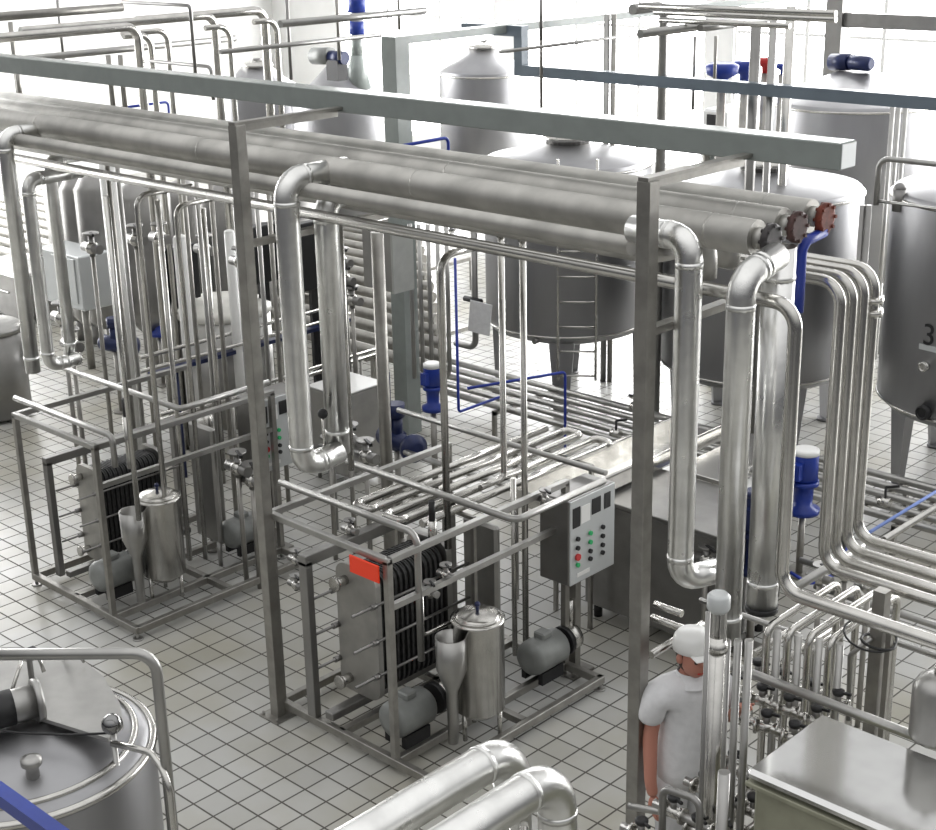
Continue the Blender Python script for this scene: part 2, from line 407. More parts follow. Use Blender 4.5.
# ================================================================== pasteuriser skids
def skid(A, dx, who, tag_xtra, d2=Vector((0,0,0)), d3=Vector((0,0,0))):
    A = Vector(A); L = lambda x, y, z: A+Vector((x, y, z))
    nm = who
    th = thing('skid_frame', 'tubular steel frame of the %s pasteuriser skid with feet on the tiles' % nm, 'frame', A)
    w = .05
    MB().box(L(-.025, -.025, .05), L(1.5, .025, .11), .004).box(L(-.025, 1.7, .05), L(1.5, 1.75, .11), .004).box(L(-.025, 0, .05), L(.025, 1.75, .11), .004).box(L(1.13, .0, .05), L(1.18, 1.75, .11), .004)\
        .box(L(1.46, 0, .05), L(1.51, 1.75, .11), .004).box(L(.34, .9, .06), L(1.46, .95, .11)).box(L(.6, 0, .06), L(.65, 1.7, .11)).build('base_rails', frame, th)
    for (x, y) in ((0, 0), (1.155, 0), (0, 1.725), (1.155, 1.725)):
        MB().box(L(x-.022, y-.022, .11), L(x+.022, y+.022, 1.52)).build('leg', frame, th)
    for (x, y) in ((0, 0), (1.48, 0), (0, 1.725), (1.48, 1.725), (1.155, 1.725)):
        MB().cyl(L(x, y, 0), L(x, y, .012), .045, .04).cyl(L(x, y, .01), L(x, y, .055), .014, n=8).build('foot', satin, th)
    MB().box(L(-.022, -.022, 1.5), L(1.177, .022, 1.545), .004).box(L(1.133, 0, 1.5), L(1.177, 1.75, 1.545), .004).box(L(-.022, 0, 1.5), L(.022, 1.75, 1.545), .004).build('top_rails', satin, th)
    MB().bar(L(1.155, .02, 1.2), L(1.155, 1.7, 1.2), .04).build('side_rail', satin, th)
    if tag_xtra: MB().box(L(.86, -.06, 1.38), L(1.13, -.045, 1.5), .004).build('warning_plate', orange, th, label='bright orange-red plate')
    # plate heat exchanger
    ph = thing('plate_heat_exchanger', 'plate heat exchanger in the %s pasteuriser skid, with thick steel end plate and dark plates' % nm, 'heat exchanger', L(.5+dx, .5, .11))
    x0, x1 = .3+dx, .7+dx
    def plate(y0, y1, z0, z1, i=0):
        P = []; r = .09
        for cx, cz, a0 in ((x1-r-i, z0+r, -90), (x1-r-i, z1-r, 0), (x0+r+i, z1-r, 90), (x0+r+i, z0+r, 180)):
            for k in range(5): a = math.radians(a0+22.5*k); P.append((cx+r*math.cos(a), cz+r*math.sin(a)))
        n = len(P); vs = [L(x, y0, z) for x, z in P]+[L(x, y1, z) for x, z in P]
        return MB().add(vs, [tuple(range(n)), tuple(range(2*n-1, n-1, -1))]+[((k+1) % n, k, n+k, n+(k+1) % n) for k in range(n)])
    plate(.3, .345, .2, 1.17).build('front_plate', dull, ph)
    b = MB()
    for k in range(26):
        y = .35+k*.024; q = plate(y, y+.014, .24, 1.13, .03 if k % 2 else .015); b.add(q.v, q.f)
    b.build('plate_pack', grate, ph)
    plate(.98, 1.03, .2, 1.17).build('rear_plate', satin, ph)
    MB().box(L(.31+dx, -.03, .11), L(.39+dx, .03, 1.28), .005).box(L(.31+dx, -.03, 1.25), L(.39+dx, 1.4, 1.33), .005).box(L(.31+dx, 1.33, .11), L(.39+dx, 1.4, 1.28), .005).box(L(.46+dx, -.0, .13), L(.54+dx, 1.35, .19), .005).build('carrying_frame', darkst, ph)
    for sx in (x0+.0, x1-.0):
        for z in (.42, .68, .95):
            MB().cyl(L(sx, .08, z), L(sx, 1.2, z), .011, n=8).cyl(L(sx, .25, z), L(sx, .3, z), .024, n=6).build('tie_rod', darkst, ph)
    for z in (.3, 1.05): MB().cyl(L(x0+.1, .2, z), L(x0+.1, .3, z), .035).cyl(L(x0+.1, .19, z), L(x0+.1, .21, z), .05).build('port', steel, ph)
    # balance tank
    bt = thing('balance_tank', 'small cylindrical balance tank with a knobbed lid on the %s skid' % nm, 'tank', L(1.36, .63, .06)+d2)
    c = L(1.33, .62, 0)+d2; r = .175
    MB().lathe(c, [(.02, .24), (r*.6, .24), (r, .3), (r, .93), (r+.008, .94), (r+.008, .955), (r-.02, .96)], n=28).build('vessel', steel, bt)
    MB().lathe(c, [(r*.86, .955), (r*.86, .975), (r*.7, .985), (r*.35, 1.0), (.01, 1.01)], n=24).ring(c+Vector((0, 0, .965)), r*.86, .01).build('lid', steel, bt)
    MB().cyl(c+Vector((0, 0, 1.005)), c+Vector((0, 0, 1.04)), .012).ball(c+Vector((0, 0, 1.05)), .02).build('knob', navy, bt, label='dark blue knob')
    for k in range(3):
        a = 2*pi*k/3+.5; p = c+Vector((math.cos(a), math.sin(a), 0))*r*.8
        MB().cyl(p+Vector((0, 0, .09)), p+Vector((0, 0, .3)), .016).build('leg', steel, bt)
    # funnel pot
    fp = L(1.31, .385, 0)+d2
    MB().lathe(fp, [(.035, .11), (.04, .5), (.1, .66), (.105, .9), (.097, .9), (.092, .68), (.03, .52)], n=24, cap=False).build('overflow_funnel', satin, None, **T('narrow open funnel standing beside the balance tank on the %s skid' % nm, 'funnel'))
        # pumps
    for k, (px_, py_, d, lab) in enumerate((((1.04, .14), None, (0, 1, 0), 'near'), ((1.17, 1.31), None, (0, 1, 0), 'far'))):
        x, y = px_
        x += d3.x; y += d3.y
        pm = thing('centrifugal_pump', 'grey motor pump at the %s end of the %s skid' % (lab, nm), 'pump', L(x, y, .11))
        q = -1 if k == 0 else 1
        ya, yb = (y-.06, y+.27) if k == 0 else (y, y+.3)
        MB().lathe(L(x, ya, .3), [(.06, -.02), (.12, 0), (.13, .03), (.13, .3), (.1, .33)], (0, 1, 0), 20).build('motor', motorg, pm)
        MB().cyl(L(x, yb+.06, .3), L(x, yb+.1, .3), .11).build('band', black, pm)
        MB().lathe(L(x, yb+.1, .3), [(.07, 0), (.1, .02), (.1, .09), (.05, .12)], (0, 1, 0), 20).tube([L(x, yb+.16, .35), L(x, yb+.16, .6)], .022).build('pump_head', steel, pm)
        [MB().box(L(x+s_*.1, ya+.03, .11), L(x+s_*.06, ya+.26, .2)).build('foot', black, pm) for s_ in (-1, 1)]
        MB().box(L(x-.05, ya+.1, .42), L(x+.05, ya+.2, .47), .01).build('terminal_box', motorg, pm)
    # holding tube bundle
    if not tag_xtra: ph.scale = (.78, .92, .87); ph.location += Vector((.02, .08, 0))
    if tag_xtra:
        ht = thing('holding_tubes', 'level rows of bright holding tubes with end bends over the %s skid' % nm, 'pipes', L(.5, 1, 1.3))
        n = 5
        for k in range(n):
            x = .1+.15*k+dx
            MB().tube([L(x, .75, 1.4), L(x, 2.75, 1.4)], .029).build('tube', steel, ht)
            if k < n-1:
                y = .75 if k % 2 == 0 else 2.75; s = -.07 if k % 2 == 0 else .07
                MB().tube([L(x, y, 1.4), L(x, y+s, 1.4), L(x+.15, y+s, 1.4), L(x+.15, y, 1.4)], .0295, bend=.075).build('bend', steel, ht)
        for y in (1.1, 2.4): MB().box(L(.05+dx, y, 1.35), L(.85+dx, y+.03, 1.374)).box(L(.05+dx, y, .0), L(.08+dx, y+.03, 1.36)).box(L(.82+dx, y, .0), L(.85+dx, y+.03, 1.36)).build('support', frame, ht)
    # back panel column
    MB().box(L(.6, 1.24, .22), L(.93, 1.3, 1.27), .02).cyl(L(.66, 1.27, .0), L(.66, 1.27, .24), .02).cyl(L(.88, 1.27, 0), L(.88, 1.27, .24), .02).build('flow_cabinet', satin, None, **T('tall narrow steel panel standing behind the heat exchanger of the %s skid' % nm, 'cabinet'))
    # control cabinet
    A = A+Vector((.04, -.16, -.02))+d3; L = lambda x, y, z: A+Vector((x, y, z))
    cb = thing('control_cabinet', 'control cabinet with push buttons on a post behind the %s skid' % nm, 'control cabinet', L(1.12, 1.95, 0))
    MB().box(L(.98, 1.76, .82), L(1.25, 2.27, 1.47), .008).build('housing', darkst, cb)
    fc = MB().box(L(1.25, 1.765, .825), L(1.262, 2.265, 1.465), .003).build('front_panel', panelw, cb)
    MB().box(L(1.1, 1.95, .02), L(1.16, 2.01, .82)).box(L(1.0, 1.85, .02), L(1.22, 2.1, .035)).build('post', frame, cb)
    X = 1.262
    [q_.build('display', black, fc) for q_ in (MB().box(L(X, 1.79, 1.26), L(X+.004, 1.87, 1.41)), MB().box(L(X, 2.0, 1.3), L(X+.006, 2.1, 1.42), .003), MB().box(L(X, 2.14, 1.3), L(X+.006, 2.21, 1.42), .003))]
    MB().box(L(X, 1.88, 1.27), L(X+.004, 1.98, 1.4)).build('dial', white, fc)
    cols = ['k', 'g', 'k', 'k', 'g', 'k', 'r', 'k', 'k', 'g', 'k', 'k', 'k', 'r']
    i = 0
    for zz in (1.17, 1.1, 1.03, .97):
        for yy in (1.84, 1.98, 2.12):
            m, nmn = {'k': (black, 'black push button'), 'g': (green, 'green push button'), 'r': (red, 'red push button')}[cols[i]]; i += 1
            MB().cyl(L(X, yy, zz), L(X+.018, yy, zz), .017 if m != red else .026, n=10).build('button', m, fc, label=nmn)
    MB().box(L(X, 1.84, .87), L(X+.003, 1.98, .9)).build('name_plate', white, fc)
    return A
S2 = skid((-7.32, 5.67, 0), 0, 'front', True)
S1 = skid((-10.5, 5.62, 0), -.2, 'left', False, Vector((-.18, -.1, 0)), Vector((-.2, 0, 0)))

c = W(207, 474, z=.72)
t = thing('filter_housing', 'slim domed steel filter standing behind the balance tank of the left skid', 'filter', (c.x, c.y, 0))
MB().lathe((c.x, c.y, 0), [(.04, .6), (.1, .7), (.1, 1.2), (.08, 1.27), (.02, 1.3)], n=24).build('shell', steel, t); MB().cyl((c.x, c.y, 0), (c.x, c.y, .62), .022).cyl((c.x, c.y, 0), (c.x, c.y, .02), .08).build('stand', frame, t)
# rails and thin pipes about the front skid
z0 = 1.6
pipe('handrail pipe over the front skid, bent down at its right end', ch(W(280, 482, z=1.62), ('x', 'p', 417), ('z', 'q', 660)), .024, satin, 'rail_pipe', bend=.09)
pipe('pipe rail over the front skid that turns back towards its control cabinet', ch(W(345, 461, z=1.66), ('x', 'p', 516), ('y', 'p', 604)), .024, satin, 'rail_pipe', bend=.06)
pipe('straight pipe crossing behind the holding tubes of the front skid', ch(W(398, 410, z=1.5), ('x', 'p', 606)), .022, satin, 'rail_pipe')
pipe('short dark bar crossing between two skid rails behind the wide clad drops', ch(W(335, 488, z=1.5), ('y', 'p', 425)), .018, darkst, 'rail_pipe')
pipe('thin pipe under the rail of the front skid, feeding the overflow funnel', [W(421, 590, y=5.95), ]+[go(W(421, 590, y=5.95), 'z', 'q', 636), ]+ch(go(W(421, 590, y=5.95), 'z', 'q', 636), ('y', 'p', 455))[1:], .015, steel)
for i, (top, bot, y, lab) in enumerate([((507, 232), (504, 478), 0, 'left'), ((531, 236), (526, 662), 0, 'right')]):
    a = W(bot[0], bot[1], z=[1.45, .14][i]); t = ch(a, ('z', 'q', top[1]+2))
    o = pipe('%s one of two thin vertical pipes in front of the laddered tank' % lab, [t[1], t[0]] if i else [t[1], t[0], t[0]+Vector((0, -.25, 0))], .023, steel)
    MB().cyl(t[1]+Vector((0, 0, -.02)), t[1]+Vector((0, 0, .015)), .03).build('cap', steel, o)
a = W(448, 548, z=1.15); t = ch(a, ('z', 'q', 256), ('y', 'p', 476))
pipe('vertical pipe behind the pasteuriser skid with a bend at its head, beside the blue pipe', t, .026, steel, bend=.12)
a = W(515, 655, z=.16); pipe('short riser pipe beside the far pump of the front skid', ch(a, ('z', 'q', 478)), .02, steel)
# thin verticals over the left skid
tv = [(150, 195, 162, 398), (132, 203, 158, 405), (178, 205, 195, 425), (196, 205, 208, 440), (217, 210, 228, 420), (128, 178, 146, 385), (208, 210, 222, 400)]
for i, (tx, ty, bx, by) in enumerate([(128, 196, 139, 520), (151, 196, 165, 500), (173, 200, 190, 560), (192, 206, 205, 545), (214, 208, 224, 470)]):
    a = W(bx, by, z=[.9, .95, .2, .3, .9][i]); t = ch(a, ('z', 'q', ty))
    p = [t[0], t[1]] + ([t[1]+Vector((0, .5, 0))] if i in (1, 3) else [])
    pipe(['leftmost', 'second', 'middle', 'fourth', 'rightmost'][i]+' of the five thin vertical pipes over the left skid', p, .021, steel, bend=.09, group='thin vertical pipes over the left skid')
for i, (p, x2, lab) in enumerate([((15, 398), 112, 'near'), ((58, 366), 180, 'far')]):
    pipe('%s rail pipe running level over the left skid' % lab, ch(W(*p, z=1.62), ('x', 'p', x2), ('z', '+', -.25) if i == 0 else ('y', '+', .9)), .024, satin, 'rail_pipe', bend=.05)
# level pairs of pipes behind the skids running away from the camera
for i, (p, px2, z, lab) in enumerate([((140, 358), 352, 1.35, 'upper pipe of the pair above the blue tray behind the left skid'), ((140, 372), 352, 1.25, 'lower pipe of the pair above the blue tray behind the left skid'),
                            ((160, 415), 376, .95, 'pipe running away at knee height, nearer of two behind the middle rack post'), ((160, 421), 380, .88, 'pipe running away at knee height, lower of two behind the middle rack post')]):
    q = ch(W(*p, z=z), ('y', 'p', px2)); o = pipe(lab, q, .02, steel)
    for t in (.3, .9):
        c = q[0].lerp(q[-1], t); MB().cyl((c.x, c.y, 0), (c.x, c.y, c.z), .014, n=8).build('stand', frame, o)
q = ch(W(150, 365, z=1.25), ('y', 'p', 345))
o = MB().box((q[0].x-.05, q[0].y, 1.15), (q[0].x+.09, q[1].y, 1.19)).cyl((q[0].x, q[0].y+.3, 0), (q[0].x, q[0].y+.3, 1.15), .014, n=8).cyl((q[0].x, q[1].y-.3, 0), (q[0].x, q[1].y-.3, 1.15), .014, n=8)
o.build('cable_tray', navy, None, **T('dark blue tray between level pipes behind the left skid', 'cable tray'))

# ================================================================== big tanks
def tank(label, px, py, r, zb, zt_, legs=4, rim=True, rot=.3, cone=.16, manhole=True, m=None, leg_px=None, c=None, n=48, name='storage_tank', legw=.16):
    c = Vector(c) if c is not None else W(px, py, z=0)
    t = thing(name, label, 'tank', (c.x, c.y, 0))
    C0 = Vector((c.x, c.y, 0))
    MB().lathe(C0, [(.08, zb-.2), (r*.55, zb-.12), (r*.93, zb), (r, zb+.08), (r, zt_-.06), (r-.02, zt_), (r*.97, zt_+.01), (r*.6, zt_+cone*.5), (.25, zt_+cone)], n=n).build('shell', m or tanks, t)
    MB().ring(C0+Vector((0, 0, zt_-.05)), r, .018, n=n).build('rim', steel, t); MB().ring(C0+Vector((0, 0, zb+.08)), r, .012, n=n).build('rim', steel, t)
    for k in range(legs):
        a = rot+2*pi*k/legs; d = Vector((math.cos(a), math.sin(a), 0)); e = Vector((-d.y, d.x, 0)); p = C0+d*(r*.86)
        w0, w1 = legw, legw*.45
        vs = []
        for z, w in ((zb+.25, w0), (.02, w1)):
            for i, j in ((-1, -1), (1, -1), (1, 1), (-1, 1)): vs.append(p+e*w*i+d*(w*.35*j)+Vector((0, 0, z)))
        b = MB().add(vs, [(0, 1, 2, 3), (7, 6, 5, 4), (0, 4, 5, 1), (1, 5, 6, 2), (2, 6, 7, 3), (3, 7, 4, 0)]); b.cyl(p, p+Vector((0, 0, .03)), w1*1.2)
        b.build('leg', m or tanks, t)
    if manhole:
        mc = C0+Vector((0, 0, zt_+cone*.8)); mh = MB().lathe(mc, [(.24, -.1), (.24, .07), (.27, .08), (.27, .11), (.2, .15), (.02, .17)], n=24).build('manhole', steel, t)
        MB().ring(mc+Vector((.0, 0, .19)), .09, .012).cyl(mc+Vector((0, 0, .15)), mc+Vector((0, 0, .2)), .02).build('handwheel', darkst, mh)
    return t, C0
tA, cA = tank('pale stainless storage tank with a ladder on its side, standing on splayed legs', 567, 393, .92, .85, 2.72, rot=-.95)
lad = MB()
d = (Vector((0, 0, 0))+Vector((-cA.x, -cA.y, 0))).normalized(); e = Vector((-d.y, d.x, 0))
lp_ = W(577, 300, y=cA.y-.98*abs(d.y)-.12)
lx, ly = lp_.x, lp_.y
ex = Vector((.8, .6, 0))
for s in (-1, 1): lad.cyl(Vector((lx, ly, .55))+ex*s*.2, Vector((lx, ly, 2.9))+ex*s*.2, .014, n=8)
for k in range(9): lad.cyl(Vector((lx, ly, .6+.27*k))-ex*.2, Vector((lx, ly, .6+.27*k))+ex*.2, .011, n=8)
lad.build('ladder', steel, tA)
for px, py, r, m in ((511, 262, .055, darkst), (514, 314, .06, black), (537, 340, .03, darkst)):
    p = W(px, py, y=cA.y-.82); MB().cyl(p+Vector((-.0, .1, 0)), p+Vector((.02, -.07, 0)), r).build('port', m, tA)
tB, cB = tank('stainless storage tank between the flanged pipe ends and the right rack post', 752, 428, 1.0, .72, 2.62, rot=-.55, cone=.16)
for px, py, r in ((700, 345, .05), (699, 360, .07)):
    p = W(px, py, y=cB.y-.75); MB().cyl(p+Vector((-.0, .1, 0)), p+Vector((.0, -.07, 0)), r).build('port', black, tB)
tCc = W(983, 478, z=0)
tC, cC = tank('dark shaded stainless tank marked with the number 3 at the right edge', 983, 478, 1.06, .78, 2.82, rot=-.6)
def text(s_, size, m, name, parent, origin, right, upv, **k):
    cu = bpy.data.curves.new(name, 'FONT'); cu.body = s_; cu.size = size; cu.extrude = .002; cu.align_x = 'CENTER'; cu.align_y = 'CENTER'
    ob = bpy.data.objects.new(name, cu); C.objects.link(ob); dg = bpy.context.evaluated_depsgraph_get(); me = bpy.data.meshes.new_from_object(ob.evaluated_get(dg))
    bpy.data.objects.remove(ob); right = Vector(right).normalized(); upv = Vector(upv).normalized(); n_ = right.cross(upv)
    R = Matrix((right, upv, n_)).transposed().to_4x4(); me.transform(R); me.transform(Matrix.Translation(Vector(origin)-(wloc(parent) if parent else Vector((0, 0, 0)))))
    me.materials.clear(); me.materials.append(m); o = bpy.data.objects.new(name, me); C.objects.link(o); o.parent = parent
    for a, b in k.items(): o[a] = b
    return o
def on_cyl(c, r, px, py):
    d = rt*((px-468)/F) - up*((py-415)/F) + fw; o = CAM-c; a = d.x**2+d.y**2; b = 2*(o.x*d.x+o.y*d.y); q = o.x**2+o.y**2-r*r
    D = b*b-4*a*q
    t = (-b-math.sqrt(max(D, 0)))/(2*a); p = CAM+d*t; n_ = Vector((p.x-c.x, p.y-c.y, 0)).normalized(); return p, n_
p, n_ = on_cyl(cC, 1.06, 929, 336); text('3', .28, black, 'number', tC, p+n_*.004, Vector((0, 0, 1)).cross(n_), (0, 0, 1), label='dark painted number 3')
p, n_ = on_cyl(cC, 1.06, 932, 349); e_ = Vector((0, 0, 1)).cross(n_)
MB().obox(p+n_*.003, e_, .26, .01, .05).build('label_plate', panelw, tC)
for px, py, r, m in ((926, 366, .045, steel), (925, 412, .07, black)):
    p, n_ = on_cyl(cC, 1.06, px, py); MB().cyl(p-n_*.03, p+n_*.05, r).ring(p+n_*.05, r*.8, .012, n_).build('port', m, tC)
p, n_ = on_cyl(cC, 1.06, 899, 200); MB().cyl(p+Vector((-.0, 0, -.1)), p+Vector((0, 0, .1)), .06).ball(p+Vector((0, 0, .1)), .06).build('vent', darkst, tC)
# guard rail on tank 3
g0 = W(876, 205, z=2.8); gt = W(876, 160, y=g0.y).z
o = pipe('grey tubular guard rail on top of the tank marked 3', ch(g0, ('z', 'q', 158), ('x', '+', 2.2)), .025, satin, 'guard_rail', 'rail', bend=.1)
MB().tube(ch(W(878, 201, y=g0.y), ('x', '+', 2.2)), .015).build('lower_bar', satin, o)
# silos behind
def silo(label, px, rpx, py_floor, py_top, agit=None, m=None, cone=.35):
    c = W(px, py_floor, z=0); dist = (c-CAM).dot(fw); r = rpx*dist/F
    z = go(c+Vector((0, 0, 3)), 'z', 'q', py_top).z
    return tank(label, 0, 0, r, .5, z, c=c, cone=cone, manhole=agit is None, m=m, rot=.4, name='silo_tank', legw=.12)
sD, cD = silo('tall silo with a blue agitator motor standing behind the numbered tank', 842, 82, 300, 98, agit=1, cone=.35)
p = W(842, 70, y=cD.y)
ag = MB().lathe((p.x, p.y, p.z-.45), [(.3, -.1), (.22, .05), (.12, .2), (.12, .42)], n=20).build('agitator_mount', darkst, sD)
a0 = W(832, 62, y=cD.y); a1 = W(850, 62, y=cD.y-.05); a2 = W(872, 64, y=cD.y-.1)
MB().cyl(a0, a1, .11).build('gearbox', navy, sD); MB().lathe(a1, [(.07, 0), (.1, .03), (.1, (a2-a1).length-.05), (.07, (a2-a1).length)], a2-a1).build('motor', navy, sD, label='dark blue motor')
sG, cG = silo('tall silo cut off by the right edge behind the tank marked 3', 962, 45, 285, 92)
sE, cE = silo('pale upright silo right behind the grey-green column', 487, 44, 232, 70)
sF1, _ = silo('large grey tank at the upper left, behind the overhead beam', 268, 42, 235, 88)
sF2, cF = silo('grey tank with the tall blue agitator motor behind the overhead beam', 350, 50, 248, 98, agit=1, cone=.5)
p = W(357, 55, y=cF.y)
MB().cyl((p.x, p.y, W(357, 95, y=p.y).z), p, .24, .1).build('agitator_mount', galv, sF2)
MB().cyl(W(357, 57, y=p.y), W(357, 34, y=p.y), .09).build('shaft_housing', galv, sF2)
o = MB().cyl(W(357, 34, y=p.y), W(357, 21, y=p.y), .12).build('gear_stage', blue, sF2, label='bright blue gear stage'); MB().cyl(W(357, 12, y=p.y), W(357, -6, y=p.y), .14).build('motor', blue, sF2, label='bright blue agitator motor')
MB().cyl(W(357, 22, y=p.y), W(357, 11, y=p.y), .1).build('coupling', white, sF2)
p = W(315, 57, y=cF.y-.6)
ag = thing('agitator_drive', 'dark horizontal agitator drive on the grey tank left of the blue motor', 'motor', (p.x, p.y, p.z-.5))
MB().cyl(W(314, 56, y=p.y), W(331, 56, y=p.y), .13).build('gearbox', motorg, ag); MB().cyl(W(331, 57, y=p.y), W(345, 58, y=p.y), .1).build('motor', navy, ag)
MB().box(W(333, 60, y=p.y)-Vector((.05, .1, .3)), W(340, 60, y=p.y)+Vector((.05, .1, 0))).build('mount', black, ag)

# ================================================================== floor-level pipes between the skids and the tanks
y0 = W(620, 441, z=.35).y
for k in range(5):
    y = y0+.21*k; x0 = W(400+6*k, 400, y=y).x
    o = pipe(['nearest', 'second nearest', 'middle', 'second farthest', 'farthest'][k]+' of the five low pipes crossing the floor in front of the tank legs', [(x0, y, .35), (1.5, y, .35)], .036, satin, 'floor_pipe', group='low parallel floor pipes', n=10)
for i, px in enumerate((500, 622, 700, 860, 905)):
    x = W(px, 450, y=y0).x
    MB().box((x-.02, y0-.1, .0), (x+.02, y0-.06, .33)).box((x-.02, y0+.9, .0), (x+.02, y0+.94, .33)).box((x-.02, y0-.1, .28), (x+.02, y0+.94, .32)).build('pipe_stand', frame, None, **T(
        ['low stand under the floor pipes, left of the ladder', 'low stand under the floor pipes, just left of the right rack post', 'low stand under the floor pipes behind the clad drops', 'low stand under the floor pipes by the nested bends', 'low stand under the floor pipes, below the number 3'][i], 'pipe stand'))
for i, (px, py, a) in enumerate(((616, 432, 0), (636, 405, 1), (885, 500, 2))):
    c = W(px, py, z=.42); t = thing('butterfly_valve', ['small valve on the floor pipes left of the rack post', 'small valve on the far floor pipes beside the rack post', 'small valve on the floor pipes below the tank marked 3'][i], 'valve', (c.x, c.y, .38))
    MB().cyl(c-Vector((.05, 0, .02)), c+Vector((.05, 0, -.02)), .045).build('body', steel, t); MB().cyl(c, c+Vector((0, 0, .12)), .012, n=8).bar(c+Vector((0, 0, .12)), c+Vector((.1, .05, .14)), .02).build('handle', black, t)
# blue pipes
a = W(455, 258, y=8.9); q = ch(a, ('z', 'q', 412), ('y', 'p', 503))
pipe('slim blue pipe dropping beside the bent riser and turning back along the floor pipes', q, .013, bpipe, 'blue_pipe')
for k in (.35, .95): pass
a = W(565, 466, z=.5); q = ch(a, ('z', 'q', 372)); pipe('slim blue pipe standing in front of the ladder leg', [q[0]-Vector((0, 0, .5)), q[1], q[1]+Vector((-.35, -.9, 0))], .013, bpipe, 'blue_pipe')
a = W(870, 532, z=.6); pipe('pale blue pipe running away below the tank marked 3', ch(a, ('y', '+', 2.2)), .014, mat('pale_blue_paint', (.25, .35, .75), 0, .4), 'blue_pipe')
a = W(884, 540, z=.7); pipe('bright steel pipe running away below the tank marked 3', ch(a, ('y', '+', 2.2)), .028, steel)
a = W(790, 572, z=.35); pipe('blue hose lying behind the foot of the widest clad drop', [a, a+Vector((.15, .05, -.08)), a+Vector((.25, .35, -.05)), a+Vector((.1, .75, .1))], .014, bpipe, 'blue_hose', bend=.1)

# ================================================================== pumps and motors in the middle
def vmotor(label, px, ptop, pbot, y, r, m, cap=white, stand=True):
    a = W(px, ptop, y=y); b = go(a, 'z', 'q', pbot); t = thing('upright_motor', label, 'motor', (a.x, a.y, b.z))
    H_ = a.z-b.z; c = Vector((a.x, a.y, 0))
    MB().lathe(c, [(r*.8, b.z+H_*.52), (r, b.z+H_*.55), (r, a.z-.02), (r*.9, a.z)], n=20).build('motor_body', m, t)
    MB().lathe(c, [(r*1.02, a.z-.03), (r*1.02, a.z+.005), (r*.8, a.z+.015)], n=20).build('fan_cover', cap, t)
    MB().lathe(c, [(r*1.25, b.z), (r*1.3, b.z+.04), (r*.7, b.z+.07), (r*.75, b.z+H_*.42), (r*1.1, b.z+H_*.46), (r*1.1, b.z+H_*.53)], n=20).box((a.x-r*.4, a.y-r*1.5, b.z+H_*.6), (a.x+r*.4, a.y-r*.9, b.z+H_*.85)).build('lantern', m, t)
    if stand: MB().cyl((a.x, a.y, 0), (a.x, a.y, b.z), .03).box((a.x-.12, a.y-.12, 0), (a.x+.12, a.y+.12, .02)).build('stand', frame, t)
    return t, b
vmotor('bright blue upright motor just left of the bent riser pipe', 432, 364, 410, 9.35, .085, blue)
vmotor('bright blue upright pump motor behind the widest clad drop', 806, 450, 512, 10.0, .11, blue)
vmotor('small blue motor with a white cap behind the thin pipes of the left skid', 156, 296, 335, 9.6, .09, blue, navy)
vmotor('dark upright motor squeezed between the two rightmost clad drops', 757, 492, 572, 8.6, .09, navy, navy)
a = W(805, 492, y=9.9); 
def hpump(label, px, py, z, r, m, d=(0, 1, 0), L_=.35):
    c = W(px, py, z=z); d = Vector(d).normalized(); t = thing('valve_block', label, 'pump', (c.x, c.y, 0))
    MB().lathe(c-d*L_/2, [(r*.7, 0), (r, .03), (r, L_*.55), (r*.75, L_*.6), (r*.75, L_)], d, 18).build('body', m, t)
    MB().lathe(c+d*L_*.5, [(r*1.2, 0), (r*1.25, .03), (r*1.25, .07), (r*.6, .1)], d, 18).build('volute', m, t)
    MB().cyl(c, (c.x, c.y, c.z+r*2.2), r*.55).cyl((c.x, c.y, c.z+r*2.2), (c.x, c.y, c.z+r*3.4), r*.8).build('actuator', m, t)
    MB().cyl((c.x, c.y, 0), (c.x, c.y, c.z-r*.6), .03).cyl((c.x, c.y, 0), (c.x, c.y, .02), .1).build('stand', frame, t)
    return t
hpump('dark blue valve pump behind the wide clad drops, on level pipes', 397, 440, .95, .1, navy, (1, -.2, 0), .45)
hpump('black pump with a dark blue body left of the small blue motor', 115, 344, .8, .09, navy, (1, .3, 0), .4)
a = W(384, 452, z=1.75); 
b = ch(W(384, 372, y=W(397, 440, z=.95).y-.1), ('z', 'q', 430)); MB().bar(b[0], b[1], .07).build('lever_post', navy, None, **T('slim dark blue upright just left of the dark blue valve pump', 'post'))
pipe('grey post standing behind the slim dark blue upright, reaching up to the bundle', ch(W(377, 232, y=7.4), ('z', '=', 0)), .05, frame, 'square_post')
pipe('level pipe leaving the dark blue valve pump to the right', ch(W(405, 452, z=.95), ('x', 'p', 610)), .026, satin)
# pale box
a = W(342, 397, z=.95); b_ = go(a, 'y', 'p', 384)
o = MB().box((a.x-.5, a.y, .12), (a.x, b_.y, .95), .02)
bx_ = o.build('steel_cabinet', satin, None, **T('low steel cabinet with a pale top behind the second wide clad drop', 'cabinet'))
MB().box((a.x-.51, a.y-.01, .95), (a.x+.01, b_.y+.01, .965), .004).build('worktop', white, bx_)
for sx in (-.45, -.05):
    for yy in (a.y+.05, b_.y-.05): MB().cyl((a.x+sx, yy, 0), (a.x+sx, yy, .12), .02).build('foot', satin, bx_)

